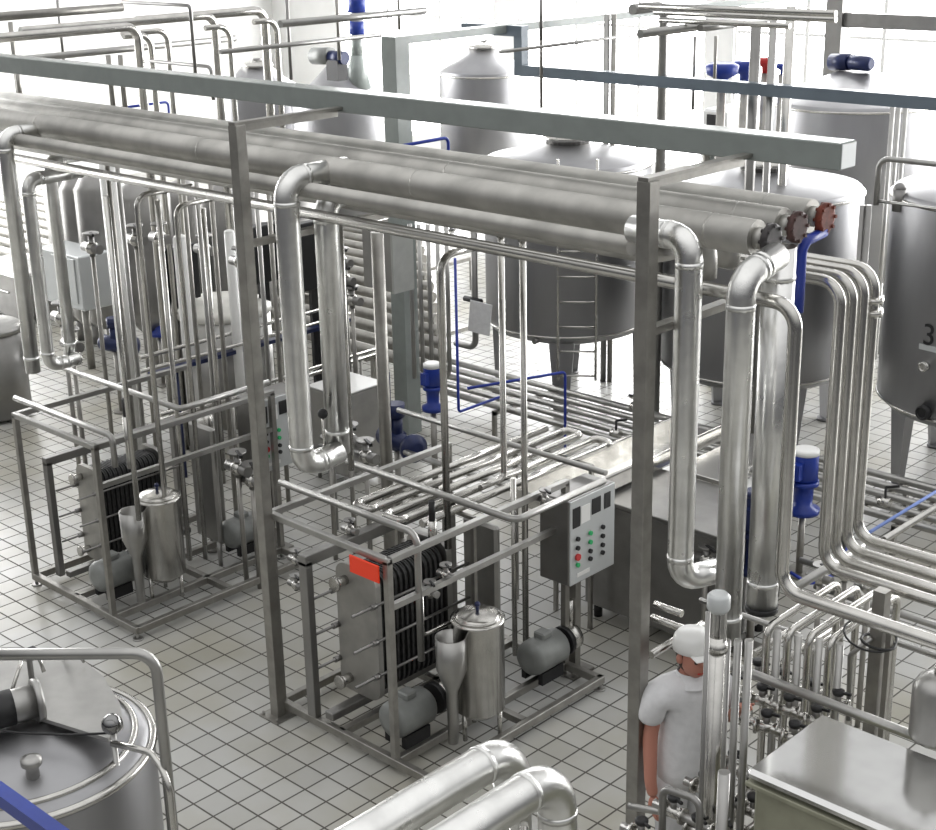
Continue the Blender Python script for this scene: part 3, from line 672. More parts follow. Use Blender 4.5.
# big dark box and trough behind the front skid
B0 = W(584, 602, z=.12)
Bx1 = go(B0, 'x', 'p', 716).x
t = thing('process_cabinet', 'large dark steel machine box on short feet behind the front skid control cabinet', 'machine', ((B0.x+Bx1)/2, B0.y+.4, 0))
MB().box((B0.x, B0.y, .12), (Bx1, B0.y+.8, 1.02), .015).build('housing', darkst, t)
MB().box((B0.x-.01, B0.y-.01, 1.02), (Bx1+.01, B0.y+.81, 1.05), .005).build('top', darkst, t)
for x in (B0.x+.08, Bx1-.08):
    for y in (B0.y+.08, B0.y+.7): MB().cyl((x, y, 0), (x, y, .125), .035).build('foot', black, t)
tp = W(583, 487, z=1.2); 
tr_ = thing('steel_trough', 'long bright steel trough running from the control cabinet to the back', 'trough', (tp.x, tp.y+1.8, 1.08))
ye = go(tp, 'y', 'p', 724).y; xL = W(560, 470, z=1.2).x
xw = tp.x+.02
MB().box((xw-.42, tp.y-.35, 1.08), (xw, ye, 1.1)).box((xw-.43, tp.y-.35, 1.08), (xw-.41, ye, 1.2)).box((xw-.01, tp.y-.35, 1.08), (xw+.01, ye, 1.2)).box((xw-.42, tp.y-.36, 1.08), (xw, tp.y-.34, 1.2)).build('channel', steel, tr_)
MB().cyl((xw-.43, tp.y-.3, 1.2), (xw-.43, ye, 1.2), .014).cyl((xw, tp.y-.3, 1.2), (xw, ye, 1.2), .014).build('rolled_edges', steel, tr_)
MB().box((xw+.1, tp.y+1.0, 1.05), (xw+.55, ye+.2, 1.09), .005).build('side_tray', steel, tr_)
for y in (tp.y+.1, (tp.y+ye)/2, ye-.15): MB().box((xw-.4, y, 0), (xw-.37, y+.03, 1.08)).build('leg', frame, tr_)
# white cover box
a = W(690, 508, z=.98); a.y = max(a.y, B0.y+.85); 
bxm = MB().box((a.x, a.y, .3), (a.x+.32, a.y+.5, .95), .012); t = bxm.build('motor_housing', darkst, None, **T('small machine housing with a white lid between the clad drops', 'machine'))
t.location.z += .0
MB().box((a.x-.01, a.y-.01, .95), (a.x+.33, a.y+.51, .975), .006).build('lid', white, t, label='white lid')
for sx in (.04, .28):
    for sy in (.05, .45): MB().cyl((a.x+sx, a.y+sy, 0), (a.x+sx, a.y+sy, .31), .018).build('foot', frame, t)
c = W(694, 517, y=a.y-.12); t = thing('hand_wheel', 'round black hand wheel beside the white lid', 'hand wheel', c)
MB().cyl(c, c+Vector((0, -.04, 0)), .055).build('wheel', black, t); MB().cyl(c, c+Vector((0, .12, 0)), .015).build('shaft', steel, t)
c = W(699, 553, y=a.y-.15)
MB().ring(c, .07, .011, (.5, -.8, .2)).build('hose_loop', steel, None, **T('small ring of steel tube hanging below the black hand wheel', 'tube'))

# ================================================================== grey cabinets behind the bundle
c = W(390, 232, y=9.1); d_ = W(414, 297, y=9.1)
t = thing('electrical_cabinet', 'dark grey-green electrical cabinet hung on the thick column under the bundle', 'cabinet', (c.x, 9.3, d_.z))
MB().box((c.x-.38, 9.1, d_.z), (c.x+.02, 9.32, c.z)).build('housing', darkst, t)
MB().box((c.x+.02, 9.08, d_.z-.01), (c.x+.05, 9.34, c.z+.01)).build('door', cabm, t)
MB().box((c.x-.34, 9.32, d_.z+.2), (c.x-.04, 9.42, d_.z+.25)).build('bracket', frame, t)
for i in range(5):
    px = 412+9*i; a = W(px, 300, y=9.9+.02*i); q = ch(a, ('z', 'q', 378-2*i)); q2 = go(a, 'z', 'q', 224)
    pipe(['first', 'second', 'third', 'fourth', 'fifth'][i]+' vertical pipe right of the hanging electrical cabinet, counted from it', [q2, q[1]], .022, satin, group='row of vertical pipes beside the electrical cabinet', n=8)
a = W(470, 215, y=11.2); q = ch(W(473, 205, y=11.0), ('z', 'q', 348), ('x', '+', -.3))
o = pipe('dark vertical pipe with a small valve, left of the laddered tank', q, .035, darkst, bend=.1)
p = W(473, 300, y=10.95); MB().cyl(p-Vector((.12, 0, 0)), p+Vector((.12, 0, 0)), .03).build('valve', black, o)
p = W(480, 318, y=10.8); MB().obox(p, (.9, .2, -.1), .26, .012, .34).build('paper_sheet', cloth, None, **T('crumpled white sheet hanging by the dark valve pipe', 'sheet'))

# ================================================================== worker
def skinned(V, E_, R_, sub=1):
    me = bpy.data.meshes.new('tmp'); me.from_pydata(V, E_, []); ob = bpy.data.objects.new('tmp', me); C.objects.link(ob)
    md = ob.modifiers.new('s', 'SKIN'); sv = me.skin_vertices[0].data
    for i, r in enumerate(R_): sv[i].radius = (r if isinstance(r, tuple) else (r, r))
    sv[0].use_root = True
    sb = ob.modifiers.new('u', 'SUBSURF'); sb.levels = sub; sb.render_levels = sub
    bpy.context.view_layer.update(); dg = bpy.context.evaluated_depsgraph_get(); m2 = bpy.data.meshes.new_from_object(ob.evaluated_get(dg))
    vs = [v.co.copy() for v in m2.vertices]; fs = [tuple(p.vertices) for p in m2.polygons]
    bpy.data.objects.remove(ob); bpy.data.meshes.remove(m2); return vs, fs
def worker(loc, rz):
    t = Vector(loc)
    th = thing('person', 'worker in white cap, coat and trousers standing behind the valve manifold, one hand out', 'person', t)
    # local frame: +x is the way he faces, +y his left
    V = [(0, 0, .93), (0, 0, 1.12), (0, 0, 1.3), (.0, 0, 1.42), (.01, 0, 1.5), (.03, 0, 1.58),
         (0, .17, 1.4), (.0, .23, 1.15), (.11, .22, 1.24), (.2, .19, 1.34),
         (0, -.17, 1.4), (-.01, -.22, 1.13), (.05, -.24, .88), (.07, -.23, .8),
         (0, .09, .88), (.02, .1, .5), (-.0, .1, .1), (.02, .1, .04), (.14, .12, .03),
         (0, -.09, .88), (.02, -.1, .5), (-.02, -.1, .1), (.0, -.1, .04), (.12, -.12, .03)]
    E_ = [(0, 1), (1, 2), (2, 3), (3, 4), (4, 5), (3, 6), (6, 7), (7, 8), (8, 9), (3, 10), (10, 11), (11, 12), (12, 13), (0, 14), (14, 15), (15, 16), (16, 17), (17, 18), (0, 19), (19, 20), (20, 21), (21, 22), (22, 23)]
    Rr = [(.1, .13), (.09, .12), (.09, .12), (.05, .05), .045, .05, .04, .045, .036, .03, .04, .045, .036, .03, .085, .06, .042, .045, .03, .085, .06, .042, .045, .03]
    b = MB(); vs, fs = skinned(V, E_, Rr, 2); b.add(vs, fs, True)
    # head
    hc = Vector((.04, 0, 1.6))
    hv = MB().ball((0, 0, 0), 1, 20); b.add([Vector((v.x*.098, v.y*.078, v.z*.118)) + hc + Vector((.012*(v.z < -.3), 0, 0)) for v in hv.v], hv.f, True)
    b.lathe(hc+Vector((.09, 0, -.03)), [(.004, -.0), (.016, .02), (.008, .05)], (.35, 0, 1), 8)
    for s in (-1, 1): b.ball(hc+Vector((0, .08*s, -.005)), .022, 8, 1.3)
    # hands with fingers
    for s, wv, dr in ((1, Vector(V[9]), Vector((.75, -.1, .5))), (-1, Vector(V[13]), Vector((.15, .0, -1)))):
        dr.normalize(); side = Vector((0, 0, 1)).cross(dr) if abs(dr.z) < .8 else Vector((1, 0, 0)); side.normalize(); nrm = dr.cross(side)
        pv, pf = skinned([wv-dr*.01, wv+dr*.04, wv+dr*.085], [(0, 1), (1, 2)], [(.026, .02), (.04, .02), (.036, .016)], 1); b.add(pv, pf, True)
        for k in range(4):
            o_ = wv+dr*.08+side*(.024-.016*k); L_ = (.065, .075, .07, .055)[k]; c_ = nrm*(-.35)
            fv, ff = skinned([o_, o_+dr*L_*.5, o_+(dr*.85+c_*.6)*L_*.85, o_+(dr*.8+c_*1.3)*L_*1.05], [(0, 1), (1, 2), (2, 3)], [.0085, .008, .0075, .0065], 1); b.add(fv, ff, True)
        o_ = wv+dr*.03+side*.034; fv, ff = skinned([o_, o_+dr*.03+side*.02, o_+dr*.062+side*.022], [(0, 1), (1, 2)], [.01, .009, .0075], 1); b.add(fv, ff, True)
    R3 = Matrix.Rotation(rz, 3, 'Z')
    def place(m, name, mt, **k):
        m.v = [R3@v+t for v in m.v]; return m.build(name, mt, th, **k)
    body = place(b, 'body', skin)
    # eyes, brows, mouth
    for s in (-1, 1):
        place(MB().ball(hc+Vector((.088, .03*s, .005)), .011, 8), 'eye', hair, label='dark eye')
    place(MB().box(hc+Vector((.085, -.02, -.065)), hc+Vector((.094, .02, -.058))), 'mouth', red)
    # hair and cap
    hb = MB().ball((0, 0, 0), 1, 20); hh = MB(); hh.add([Vector((v.x*.101, v.y*.084, v.z*.112))+hc+Vector((-.02, 0, .0)) for v in hb.v], hb.f, True); place(hh, 'hair', hair)
    cp = MB().lathe(hc+Vector((-.01, 0, .035)), [(.1, 0), (.108, .005), (.108, .04), (.104, .075), (.085, .1), (.01, .108)], (0, 0, 1), 24).box(hc+Vector((.06, -.06, .035)), hc+Vector((.15, .06, .045)), .01)
    place(cp, 'cap', white)
    # coat: torso and short sleeves
    cv, cf = skinned([(0, 0, .78), (0, 0, .95), (0, 0, 1.12), (0, 0, 1.3), (0, 0, 1.44), (0, .18, 1.42), (.005, .225, 1.22), (0, -.18, 1.42), (-.01, -.235, 1.2)],
                     [(0, 1), (1, 2), (2, 3), (3, 4), (4, 5), (5, 6), (4, 7), (7, 8)], [(.16, .2), (.15, .19), (.135, .175), (.14, .19), (.11, .16), .1, .075, .1, .075], 2)
    place(MB().add(cv, cf, True), 'coat', cloth, label='white short-sleeved coat')
    place(MB().lathe((.012, 0, 1.43), [(.11, 0), (.085, .04), (.072, .07)], (0, 0, 1), 20, cap=False), 'collar', cloth)
    for s in (-1, 1):
        lv, lf = skinned([(0, .085*s, .9), (.02, .1*s, .5), (0, .1*s, .09)], [(0, 1), (1, 2)], [.11, .088, .082], 2)
        place(MB().add(lv, lf, True), 'trouser_leg', cloth)
        sv, sf = skinned([(-.05, .1*s, .04), (.05, .11*s, .045), (.16, .125*s, .035)], [(0, 1), (1, 2)], [.045, .048, .034], 2)
        for v in sv: v.z = max(v.z, .002)
        place(MB().add(sv, sf, True), 'shoe', shoe)
    return th
pp = W(691, 630, z=1.73); worker((pp.x, pp.y, 0), math.radians(-28))

# ================================================================== right-hand valve manifold
mx0 = W(762, 690, z=.9)
for i in range(8):
    px = 764+10.4*i; y = 6.35+.0*i
    a = W(px, 690, y=6.25+.03*i); top = go(a, 'z', 'q', 628+2.2*i)
    pts = [Vector((a.x, a.y, .0)), top]
    if i % 2 == 0: pts = [Vector((a.x, a.y, 0)), Vector((a.x, a.y, top.z)), Vector((a.x, a.y+.75, top.z)), Vector((a.x, a.y+.75, .05))]
    pipe(['first', 'second', 'third', 'fourth', 'fifth', 'sixth', 'seventh', 'eighth'][i]+' riser from the left in the row behind the flat-topped tank', pts, .022, steel if i % 2 == 0 else satin, 'riser_pipe', group='manifold risers', bend=.06, n=10)
for i, (p, px2, z, r) in enumerate([((722, 662), 985, 1.45, .026), ((830, 560), 985, 1.0, .02), ((700, 600), 800, 1.2, .018), ((880, 636), 985, 1.15, .018)]):
    pipe(['long handrail pipe sloping past the hand of the worker over the tiled floor', 'slim pipe running right under the nested bends', 'short level pipe behind the yoked valve', 'thin level pipe under the thick pipe at the right edge'][i],
         ch(W(*p, z=z), ('x', 'p', px2)), r, satin if i != 1 else steel, 'rail_pipe')
for i, (a, b_, lab) in enumerate([((754, 654), 815, 'leftmost'), ((775, 667), 832, 'middle'), ((806, 655), 850, 'rightmost')]):
    pipe(lab+' of three bright sloping-looking bars running back over the manifold risers', ch(W(*a, z=1.28), ('y', 'p', b_)), .02, steel, 'cross_pipe', group='bright bars over the risers')
a = W(872, 720, y=6.6); tp_ = go(a, 'z', 'q', 590)
o = MB().box((a.x-.035, 6.565, 0), (a.x+.035, 6.635, tp_.z)).box((a.x+.05, 6.58, 0), (a.x+.08, 6.61, tp_.z-.2)).build('rack_post', frame, None, **T('short steel post right of the manifold risers with a cable tied round', 'post'))
MB().ring((a.x, 6.6, go(a, 'z', 'q', 642).z), .09, .008, (.1, .1, 1)).ring((a.x-.05, 6.6, go(a, 'z', 'q', 638).z), .14, .006, (.2, -.1, 1)).build('cable_coil', black, o)
pipe('thin bent rod left of the short post with the cable', [W(848, 720, y=6.5), W(850, 655, y=6.5), W(872, 638, y=6.55)], .013, darkst, 'rod')
# thick valve with yoke in front of the worker
def yoke_valve(label, px, py, y, r, zb):
    c = W(px, py, y=y); t = thing('yoke_valve', label, 'valve', (c.x, c.y, zb))
    MB().cyl((c.x, c.y, zb), (c.x, c.y, c.z-.22), r*.95, n=20).lathe((c.x, c.y, c.z-.3), [(r*1.2, 0), (r*1.25, .03), (r*.9, .06)], n=20).build('body', steel, t)
    MB().bar((c.x-r*.75, c.y, c.z-.24), (c.x-r*.75, c.y, c.z-.02), .02).bar((c.x+r*.75, c.y, c.z-.24), (c.x+r*.75, c.y, c.z-.02), .02).cyl((c.x, c.y, c.z-.24), (c.x, c.y, c.z-.02), .014).build('yoke', satin, t)
    MB().lathe((c.x, c.y, c.z-.04), [(r*1.0, -.05), (r*1.25, -.03), (r*1.25, .03), (r*.9, .045)], n=20).build('actuator', panelw, t, label='pale round actuator')
    return t
yoke_valve('tall steel valve with a pale round actuator in front of the worker', 719, 594, 5.35, .045, .0)
pipe('bright level bar between the right rack post and the yoked valve', ch(W(651, 655, z=1.55), ('y', 'p', 702)), .022, steel, 'cross_pipe')
pipe('dark slim rod standing in front of the worker', [W(708, 612, y=5.15), go(W(708, 612, y=5.15), 'z', '=', 0)], .012, darkst, 'rod')
for i in range(3):
    px = (727, 738, 749)[i]; a = W(px, 640, y=5.5); pipe(['left', 'middle', 'right'][i]+' of three slim risers beside the yoked valve', [a, go(a, 'z', '=', 0)], .02, satin, 'riser_pipe', group='slim risers beside the yoked valve')
# cluster of small valves
def small_valve(c):
    t = thing('manifold_valve', '', 'valve', c); x, y, z = c
    MB().cyl((x-.06, y, z), (x+.06, y, z), .032).cyl((x-.065, y, z), (x-.05, y, z), .045).cyl((x+.05, y, z), (x+.065, y, z), .045).build('body', steel, t)
    MB().cyl((x, y, z), (x, y, z+.07), .018, n=10).build('stem', darkst, t)
    MB().lathe((x, y, z+.07), [(.03, 0), (.034, .01), (.034, .025), (.02, .03)], n=12).bar((x, y, z+.085), (x+.07, y-.03, z+.095), .014).build('handle', black, t)
    return t
proto = None; k = 0
c0 = W(668, 812, z=1.0)
rows = ['nearest the frame edge', 'second', 'third', 'fourth', 'fifth', 'sixth']
cols_ = ['front', 'middle', 'back', 'farthest']
for j in range(4):
    for i in range(6):
        c = (c0.x+.02+.165*i*.9, c0.y-.25+.27*j, 1.0-.05*(i % 2))
        if c[0] > -3.32 : continue
        if proto is None: proto = small_valve(c); v = proto
        else: v = dup(proto, loc=c)
        v['label'] = 'small lever valve in the lower manifold by the worker, %s row, %s from the left' % (cols_[j], ['first', 'second', 'third', 'fourth', 'fifth', 'sixth'][i]); v['group'] = 'manifold lever valves'
for j in range(3):
    for i in range(4):
        c = (-3.95+.17*i, 6.0+.22*j, 1.22); v = dup(proto, loc=c, rz=.4)
        v['label'] = 'lever valve of the raised group right of the worker, %s row, %s from left' % (['front', 'middle', 'back'][j], ['first', 'second', 'third', 'fourth'][i]); v['group'] = 'raised manifold lever valves'
    pipe(['front', 'middle', 'back'][j]+' header of the raised group of lever valves', [(-4.02, 6.0+.22*j, .0), (-4.02, 6.0+.22*j, 1.22), (-3.38, 6.0+.22*j, 1.22)], .022, steel, 'header_pipe', bend=.06, group='raised valve headers')
for j in range(4):
    y = c0.y-.25+.27*j
    pts = [(c0.x-.1, y, 1.0), (-3.36, y, 1.0)]
    pipe(cols_[j]+' level header pipe under the small lever valves', pts, .024, satin, 'header_pipe', group='valve header pipes')
for i in range(4):
    x = c0.x+.1+.2*i; pipe(['leftmost', 'second', 'third', 'rightmost'][i]+' header pipe running back underneath the lever valves', [(x, c0.y-.5, .88), (x, c0.y+.8, .88), (x, c0.y+.8, .0)], .022, steel, 'header_pipe', bend=.07, group='lower header pipes')
pipe('dark bent guard hoop at the bottom beside the right rack post', [W(662, 840, y=4.9), W(663, 788, y=4.9), W(700, 800, y=4.9), W(699, 840, y=4.9)], .018, darkst, 'guard_hoop', 'rail', bend=.05)
a = W(600, 806, z=1.1)
pipe('pale level bar crossing the foot of the right rack post', [W(628, 806, z=.9), W(700, 818, z=.9)], .02, satin, 'cross_pipe')
pipe('pale post standing right of the foot of the right rack post', [W(724, 772, y=4.95), go(W(724, 772, y=4.95), 'z', '=', 0)], .028, satin, 'riser_pipe')

# flat-topped tank in the lower right corner
bt_ = thing('flat_top_tank', 'flat-topped olive and steel process tank in the lower right corner', 'tank', (-2.6, 5.4, 0))
yb, xb = 5.9, -3.24; yf = W(747, 769, z=1.5).y
MB().box((xb, yf, 1.44), (-1.3, yb, 1.5), .02).build('lid', mirror, bt_)
MB().box((xb+.03, yf+.03, .15), (-1.33, yb-.03, 1.42), .02).box((xb+.0, yf+.0, 1.405), (-1.3, yb, 1.43), .004).build('vessel', mat('olive_grey_paint', (.33, .33, .25), .2, .45, noise=.15), bt_, label='olive grey vessel')
for x in (xb+.1, -1.4):
    for y in (yf+.1, yb-.1): MB().cyl((x, y, 0), (x, y, .16), .03).build('foot', satin, bt_)
c = W(932, 742, z=1.5); t = thing('filter_housing', 'small domed steel cylinder standing on the flat-topped tank', 'vessel', (c.x, c.y, 1.5))
MB().lathe((c.x, c.y, 1.5), [(.07, 0), (.11, .03), (.115, .05), (.115, .3), (.09, .35), (.03, .375)], n=24).build('shell', satin, t)
MB().cyl((c.x, c.y, 1.87), (c.x, c.y, 1.92), .02).build('vent', steel, t)

# ================================================================== foreground: two clad pipes
for i, (p, zz, lab) in enumerate([((512, 747), 1.9, 'left'), ((556, 773), 1.9, 'right')]):
    a = W(*p, z=zz); L0 = a+Vector((0, -2.6, 0)); pts = [L0, a, a+Vector((.05, .02, -1.9))]
    if i == 0: pts = [L0, a, a+Vector((.0, .0, -1.89))]
    o = pipe('%s of the two shiny clad pipes in the foreground, bending down at its right end' % lab, pts, .085, clad, 'insulated_pipe', seams=True, bend=.17, n=28, group='foreground clad pipes')
for i in range(4):
    a = W(470+18*i, 812+4*i, z=1.65); pipe(['first', 'second', 'third', 'fourth'][i]+' thin pipe hanging below the foreground clad pipes, from the left', [a, go(a, 'z', '=', 0)], .018, steel, 'riser_pipe', group='thin pipes under the foreground clad pipes')

# ================================================================== foreground: tank at lower left
c = W(18, 742, z=1.5); R0 = .66
t = thing('mixing_tank', 'round steel tank with a hinged cover plate in the lower left corner', 'tank', (c.x, c.y, 0)); cc = Vector((c.x, c.y, 0))
MB().lathe(cc, [(R0*.5, .3), (R0*.95, .38), (R0, .45), (R0, 1.42), (R0-.01, 1.46), (R0-.06, 1.49), (R0*.6, 1.56), (.05, 1.6)], n=64).build('shell', tanks, t)
MB().ring(cc+Vector((0, 0, 1.455)), R0-.005, .022, n=64).ring(cc+Vector((0, 0, 1.5)), R0-.09, .018, n=64).build('rim', steel, t)
for k in range(4):
    a = .5+k*pi/2; p = cc+Vector((math.cos(a), math.sin(a), 0))*R0*.8; MB().cyl(p, p+Vector((0, 0, .45)), .035).build('leg', satin, t)
vs = [W(x, y, z=1.62) for x, y in ((-30, 648), (5, 650), (45, 654), (82, 662), (104, 680), (120, 706), (124, 728), (108, 742), (60, 727), (10, 712), (-30, 705))]
n = len(vs); MB().add([v for v in vs]+[v+Vector((0, 0, .02)) for v in vs], [tuple(range(n))[::-1], tuple(range(n, 2*n))]+[(k, (k+1) % n, n+(k+1) % n, n+k) for k in range(n)]).build('cover_plate', satin, t, label='flat hinged cover plate')
p = W(33, 775, z=1.55); MB().lathe(p, [(.035, -.02), (.03, .04), (.05, .06), (.05, .09), (.02, .1)], n=16).build('breather_cap', satin, t)
a = W(-8, 712, z=1.7); b_ = W(38, 700, z=1.7)
mt = thing('tank_agitator', 'steel clamp motor lying on the cover plate of the lower left tank', 'motor', (a.x, a.y, 1.64))
MB().cyl(a, b_, .085, n=24).cyl(b_-(b_-a).normalized()*.02, b_+(b_-a).normalized()*.015, .11, n=28).build('drum', satin, mt)
MB().cyl(a-(b_-a)*.3, a+(b_-a)*.45, .09, n=24).build('band', black, mt)
MB().tube([W(12, 690, z=1.72), W(22, 660, z=1.8), W(38, 655, z=1.8), W(44, 672, z=1.72)], .01).build('clip', steel, mt); MB().tube([W(62, 655, z=1.66), W(74, 650, z=1.74), W(84, 662, z=1.66)], .008).build('clip', steel, mt)
MB().box(W(26, 655, z=1.75)-Vector((.03, .02, .02)), W(38, 655, z=1.75)+Vector((.0, .02, .02))).build('latch', black, mt)
p = W(112, 724, z=1.72)
kn = thing('ball_float', 'shiny dark ball on a thin rod beside the lower left tank', 'knob', (p.x, p.y, 0))
MB().ball(p, .052, 20).build('ball', mat('mirror_dark_steel', (.25, .25, .25), 1, .12), kn); MB().tube([p+Vector((0, 0, -.05)), (p.x, p.y, 0)], .014).build('rod', satin, kn)
pipe('thin black cable drooping over the lower left tank to the ball', [W(-25, 727, z=1.68), W(20, 733, z=1.66), W(70, 735, z=1.65), W(110, 733, z=1.66)], .006, black, 'cable', 'cable', bend=.3)
pipe('small bent pipe beside the ball knob of the lower left tank', [W(112, 743, z=1.62), W(150, 752, z=1.62), W(168, 776, z=1.6), go(W(168, 776, z=1.6), 'z', '=', 0)], .017, steel, bend=.12)
p0, p1, p2 = W(-40, 655, z=2.2), W(155, 653, z=2.2), None
pipe('tubular handrail in the foreground bending down beside the lower left tank', [p0, p1, go(p1, 'z', '=', 0)], .027, satin, 'handrail', 'handrail', bend=.1)
pipe('second dark rail just behind the foreground handrail at the left edge', [W(-40, 650, z=1.9), W(28, 650, z=1.9), go(W(28, 650, z=1.9), 'z', '=', 1.72)], .015, darkst, 'handrail', 'handrail', bend=.05)
a, b_ = W(-40, 765, z=2.6), W(75, 848, z=2.6)
MB().bar(a, b_, .05, .05).build('blue_beam', blue, None, **T('bright blue square bar cutting across the bottom left corner', 'bar'))

# ================================================================== background: left half
def at_depth(px, py, dist):
    d = rt*((px-468)/F) - up*((py-415)/F) + fw
    return CAM + d*dist
# risers with elbows in the upper left, fed by level pipes from the near side
for i, (px, py, z, yrun, r, lab) in enumerate([(137, 26, 4.35, -4.5, .042, 'widest riser with an elbow, leftmost of the tall bright risers above the overhead beam'), (150, 34, 4.25, -.3, .03, 'slimmer riser just right of the leftmost tall bright riser'),
        (167, 30, 4.2, -.55, .03, 'third tall bright riser from the left above the overhead beam'), (214, 15, 4.35, -2.2, .042, 'tall bright riser with an elbow, in the middle group above the beam'), (229, 26, 4.25, -.3, .028, 'slimmer riser right beside the middle tall bright riser'),
        (264, 10, 4.35, -1.6, .045, 'tall bright riser with an elbow, rightmost group above the beam'), (276, 20, 4.25, -.3, .03, 'slimmer riser right beside the rightmost tall bright riser')]):
    a = W(px, py, z=z); pipe(lab, [a+Vector((0, yrun, 0)), a, Vector((a.x, a.y, 0))], r, steel, 'tall_riser', bend=.13)
for i, (p, px2, z, r, m, lab) in enumerate([((-5, 17), 122, 4.6, .035, frame, 'dark level pipe across the top left corner'), ((-5, 62), 235, 4.0, .035, satin, 'lower level pipe running back behind the leftmost tall riser'), ((280, 24), 425, 4.5, .03, satin, 'level pipe running back from the rightmost tall risers'),
        ((220, 52), 380, 4.2, .022, satin, 'thin level pipe running back over the grey tanks')]):
    pipe(lab, ch(W(*p, z=z), ('y', 'p', px2)), r, m, 'level_pipe')
a = W(122, 2, z=4.6); pipe('thin dark rod frame bending down left of the middle tall risers', ch(a, ('x', 'p', 190), ('z', 'q', 90)), .016, darkst, 'rod')
a = W(150, 61, z=4.0); pipe('thin dark level pipe ending in a bend beside the middle tall riser', ch(a, ('x', 'p', 211), ('z', 'q', 100)), .018, darkst, 'level_pipe', bend=.06)
for i, (px, y0_, y1_, d, m) in enumerate([(56, -10, 60, 17, darkst), (108, 55, 110, 15, frame), (120, 55, 112, 15, frame), (286, -10, 80, 15, darkst), (336, -10, 60, 15, frame), (398, -10, 30, 16, frame), (541, -10, 112, 15, frame), (10, 22, 100, 16, frame), (17, 70, 100, 16, frame),
        (695, 36, 110, 16, darkst), (716, 36, 90, 15, frame), (541, -5, 40, 14, darkst)]):
    a = at_depth(px, y0_, d); b_ = go(a, 'z', 'q', y1_)
    pipe('thin vertical hanger rod in the bright background, number %s from the left edge' % ['two', 'four', 'five', 'six', 'seven', 'eight', 'nine', 'one', 'three', 'eleven', 'twelve', 'ten'][i], [a, b_], .018 if i not in (1, 2, 7, 8) else .028, m, 'hanger_rod', group='thin background rods', n=8)
for p, x2, z, q2, lab in (((113, 109), 168, 3.2, 125, 'slim blue pipe with a bend just under the overhead beam at the left'), ((395, 147), 448, 3.3, 160, 'slim blue pipe with a bend crossing the foot of the grey-green column')):
    pipe(lab, ch(W(*p, z=z), ('y', 'p', x2), ('z', 'q', q2+25)), .016, bpipe, 'blue_pipe', bend=.05)
# grey box cabinet left
a = W(84, 308, y=9.2)
t = thing('wall_box', 'light grey box cabinet on a stand near the left edge, behind the clad drops', 'cabinet', (a.x-.3, a.y+.25, 0))
MB().box((a.x-.95, a.y, a.z-.05), (a.x, a.y+.45, a.z+.62), .015).build('housing', panelw, t)
MB().box((a.x-.6, a.y-.015, a.z+.03), (a.x-.1, a.y, a.z+.58), .01).build('door', panelw, t)
MB().box((a.x-.4, a.y-.03, a.z+.2), (a.x-.33, a.y-.014, a.z+.3)).build('red_switch', red, t, label='red switch')
MB().cyl((a.x-.3, a.y+.2, 0), (a.x-.3, a.y+.2, a.z+.01), .05).build('stand', frame, t)
c = W(-12, 322, z=1.1); t = thing('dark_drum', 'dark steel drum with a pale lid cut off by the left edge', 'tank', (c.x, c.y, 0))
MB().lathe((c.x, c.y, 0), [(.3, .02), (.36, .06), (.36, 1.02)], n=32).build('body', darkst, t); MB().lathe((c.x, c.y, 0), [(.37, 1.0), (.38, 1.05), (.3, 1.1), (.05, 1.14)], n=32).build('lid', satin, t, label='pale lid')
c = W(14, 300, y=9.9); t = thing('dark_machine', 'dark low machine at the left edge behind the grey box cabinet', 'machine', (c.x-.5, c.y+.3, 0))
MB().box((c.x-1.2, c.y, .05), (c.x+.15, c.y+.7, c.z+.35), .03).build('housing', darkst, t); MB().box((c.x-1.0, c.y-.02, .4), (c.x-.1, c.y, c.z+.1), .01).build('door', satin, t)
# dark cylinders behind
for i in range(3):
    c = at_depth(70+15*i, 215, 19-.2*i)
    MB().lathe((c.x, c.y, 0), [(.2, .3), (.28, .4), (.3, .6), (.3, c.z+.35), (.2, c.z+.5), (.04, c.z+.55)], n=24).cyl((c.x, c.y, 0), (c.x, c.y, .35), .08).build('dark_column_tank', darkst, None, **T(['leftmost', 'middle', 'rightmost'][i]+' of three dark slim tanks behind the grey box cabinet', 'tank', 'dark slim tanks'))
for i, (px, dd, rr) in enumerate(((140, 17, .34), (182, 18.4, .3), (232, 17.2, .4), (288, 18.6, .34))):
    c = at_depth(px, 195, dd)
    t = thing('dark_tank', ['leftmost', 'second', 'third', 'rightmost'][i]+' of four dark tanks standing under the bundle beyond the left skid', 'tank', (c.x, c.y, 0), 'dark tanks under the bundle')
    MB().lathe((c.x, c.y, 0), [(.1, .6), (rr*.9, .85), (rr, .95), (rr, c.z), (rr*.7, c.z+.12), (.05, c.z+.2)], n=28).build('shell', darkst, t)
    for k in range(3): an = k*2*pi/3+.4; q = (c.x+rr*.8*math.cos(an), c.y+rr*.8*math.sin(an)); MB().cyl((*q, 0), (*q, .95), .035).build('leg', frame, t)
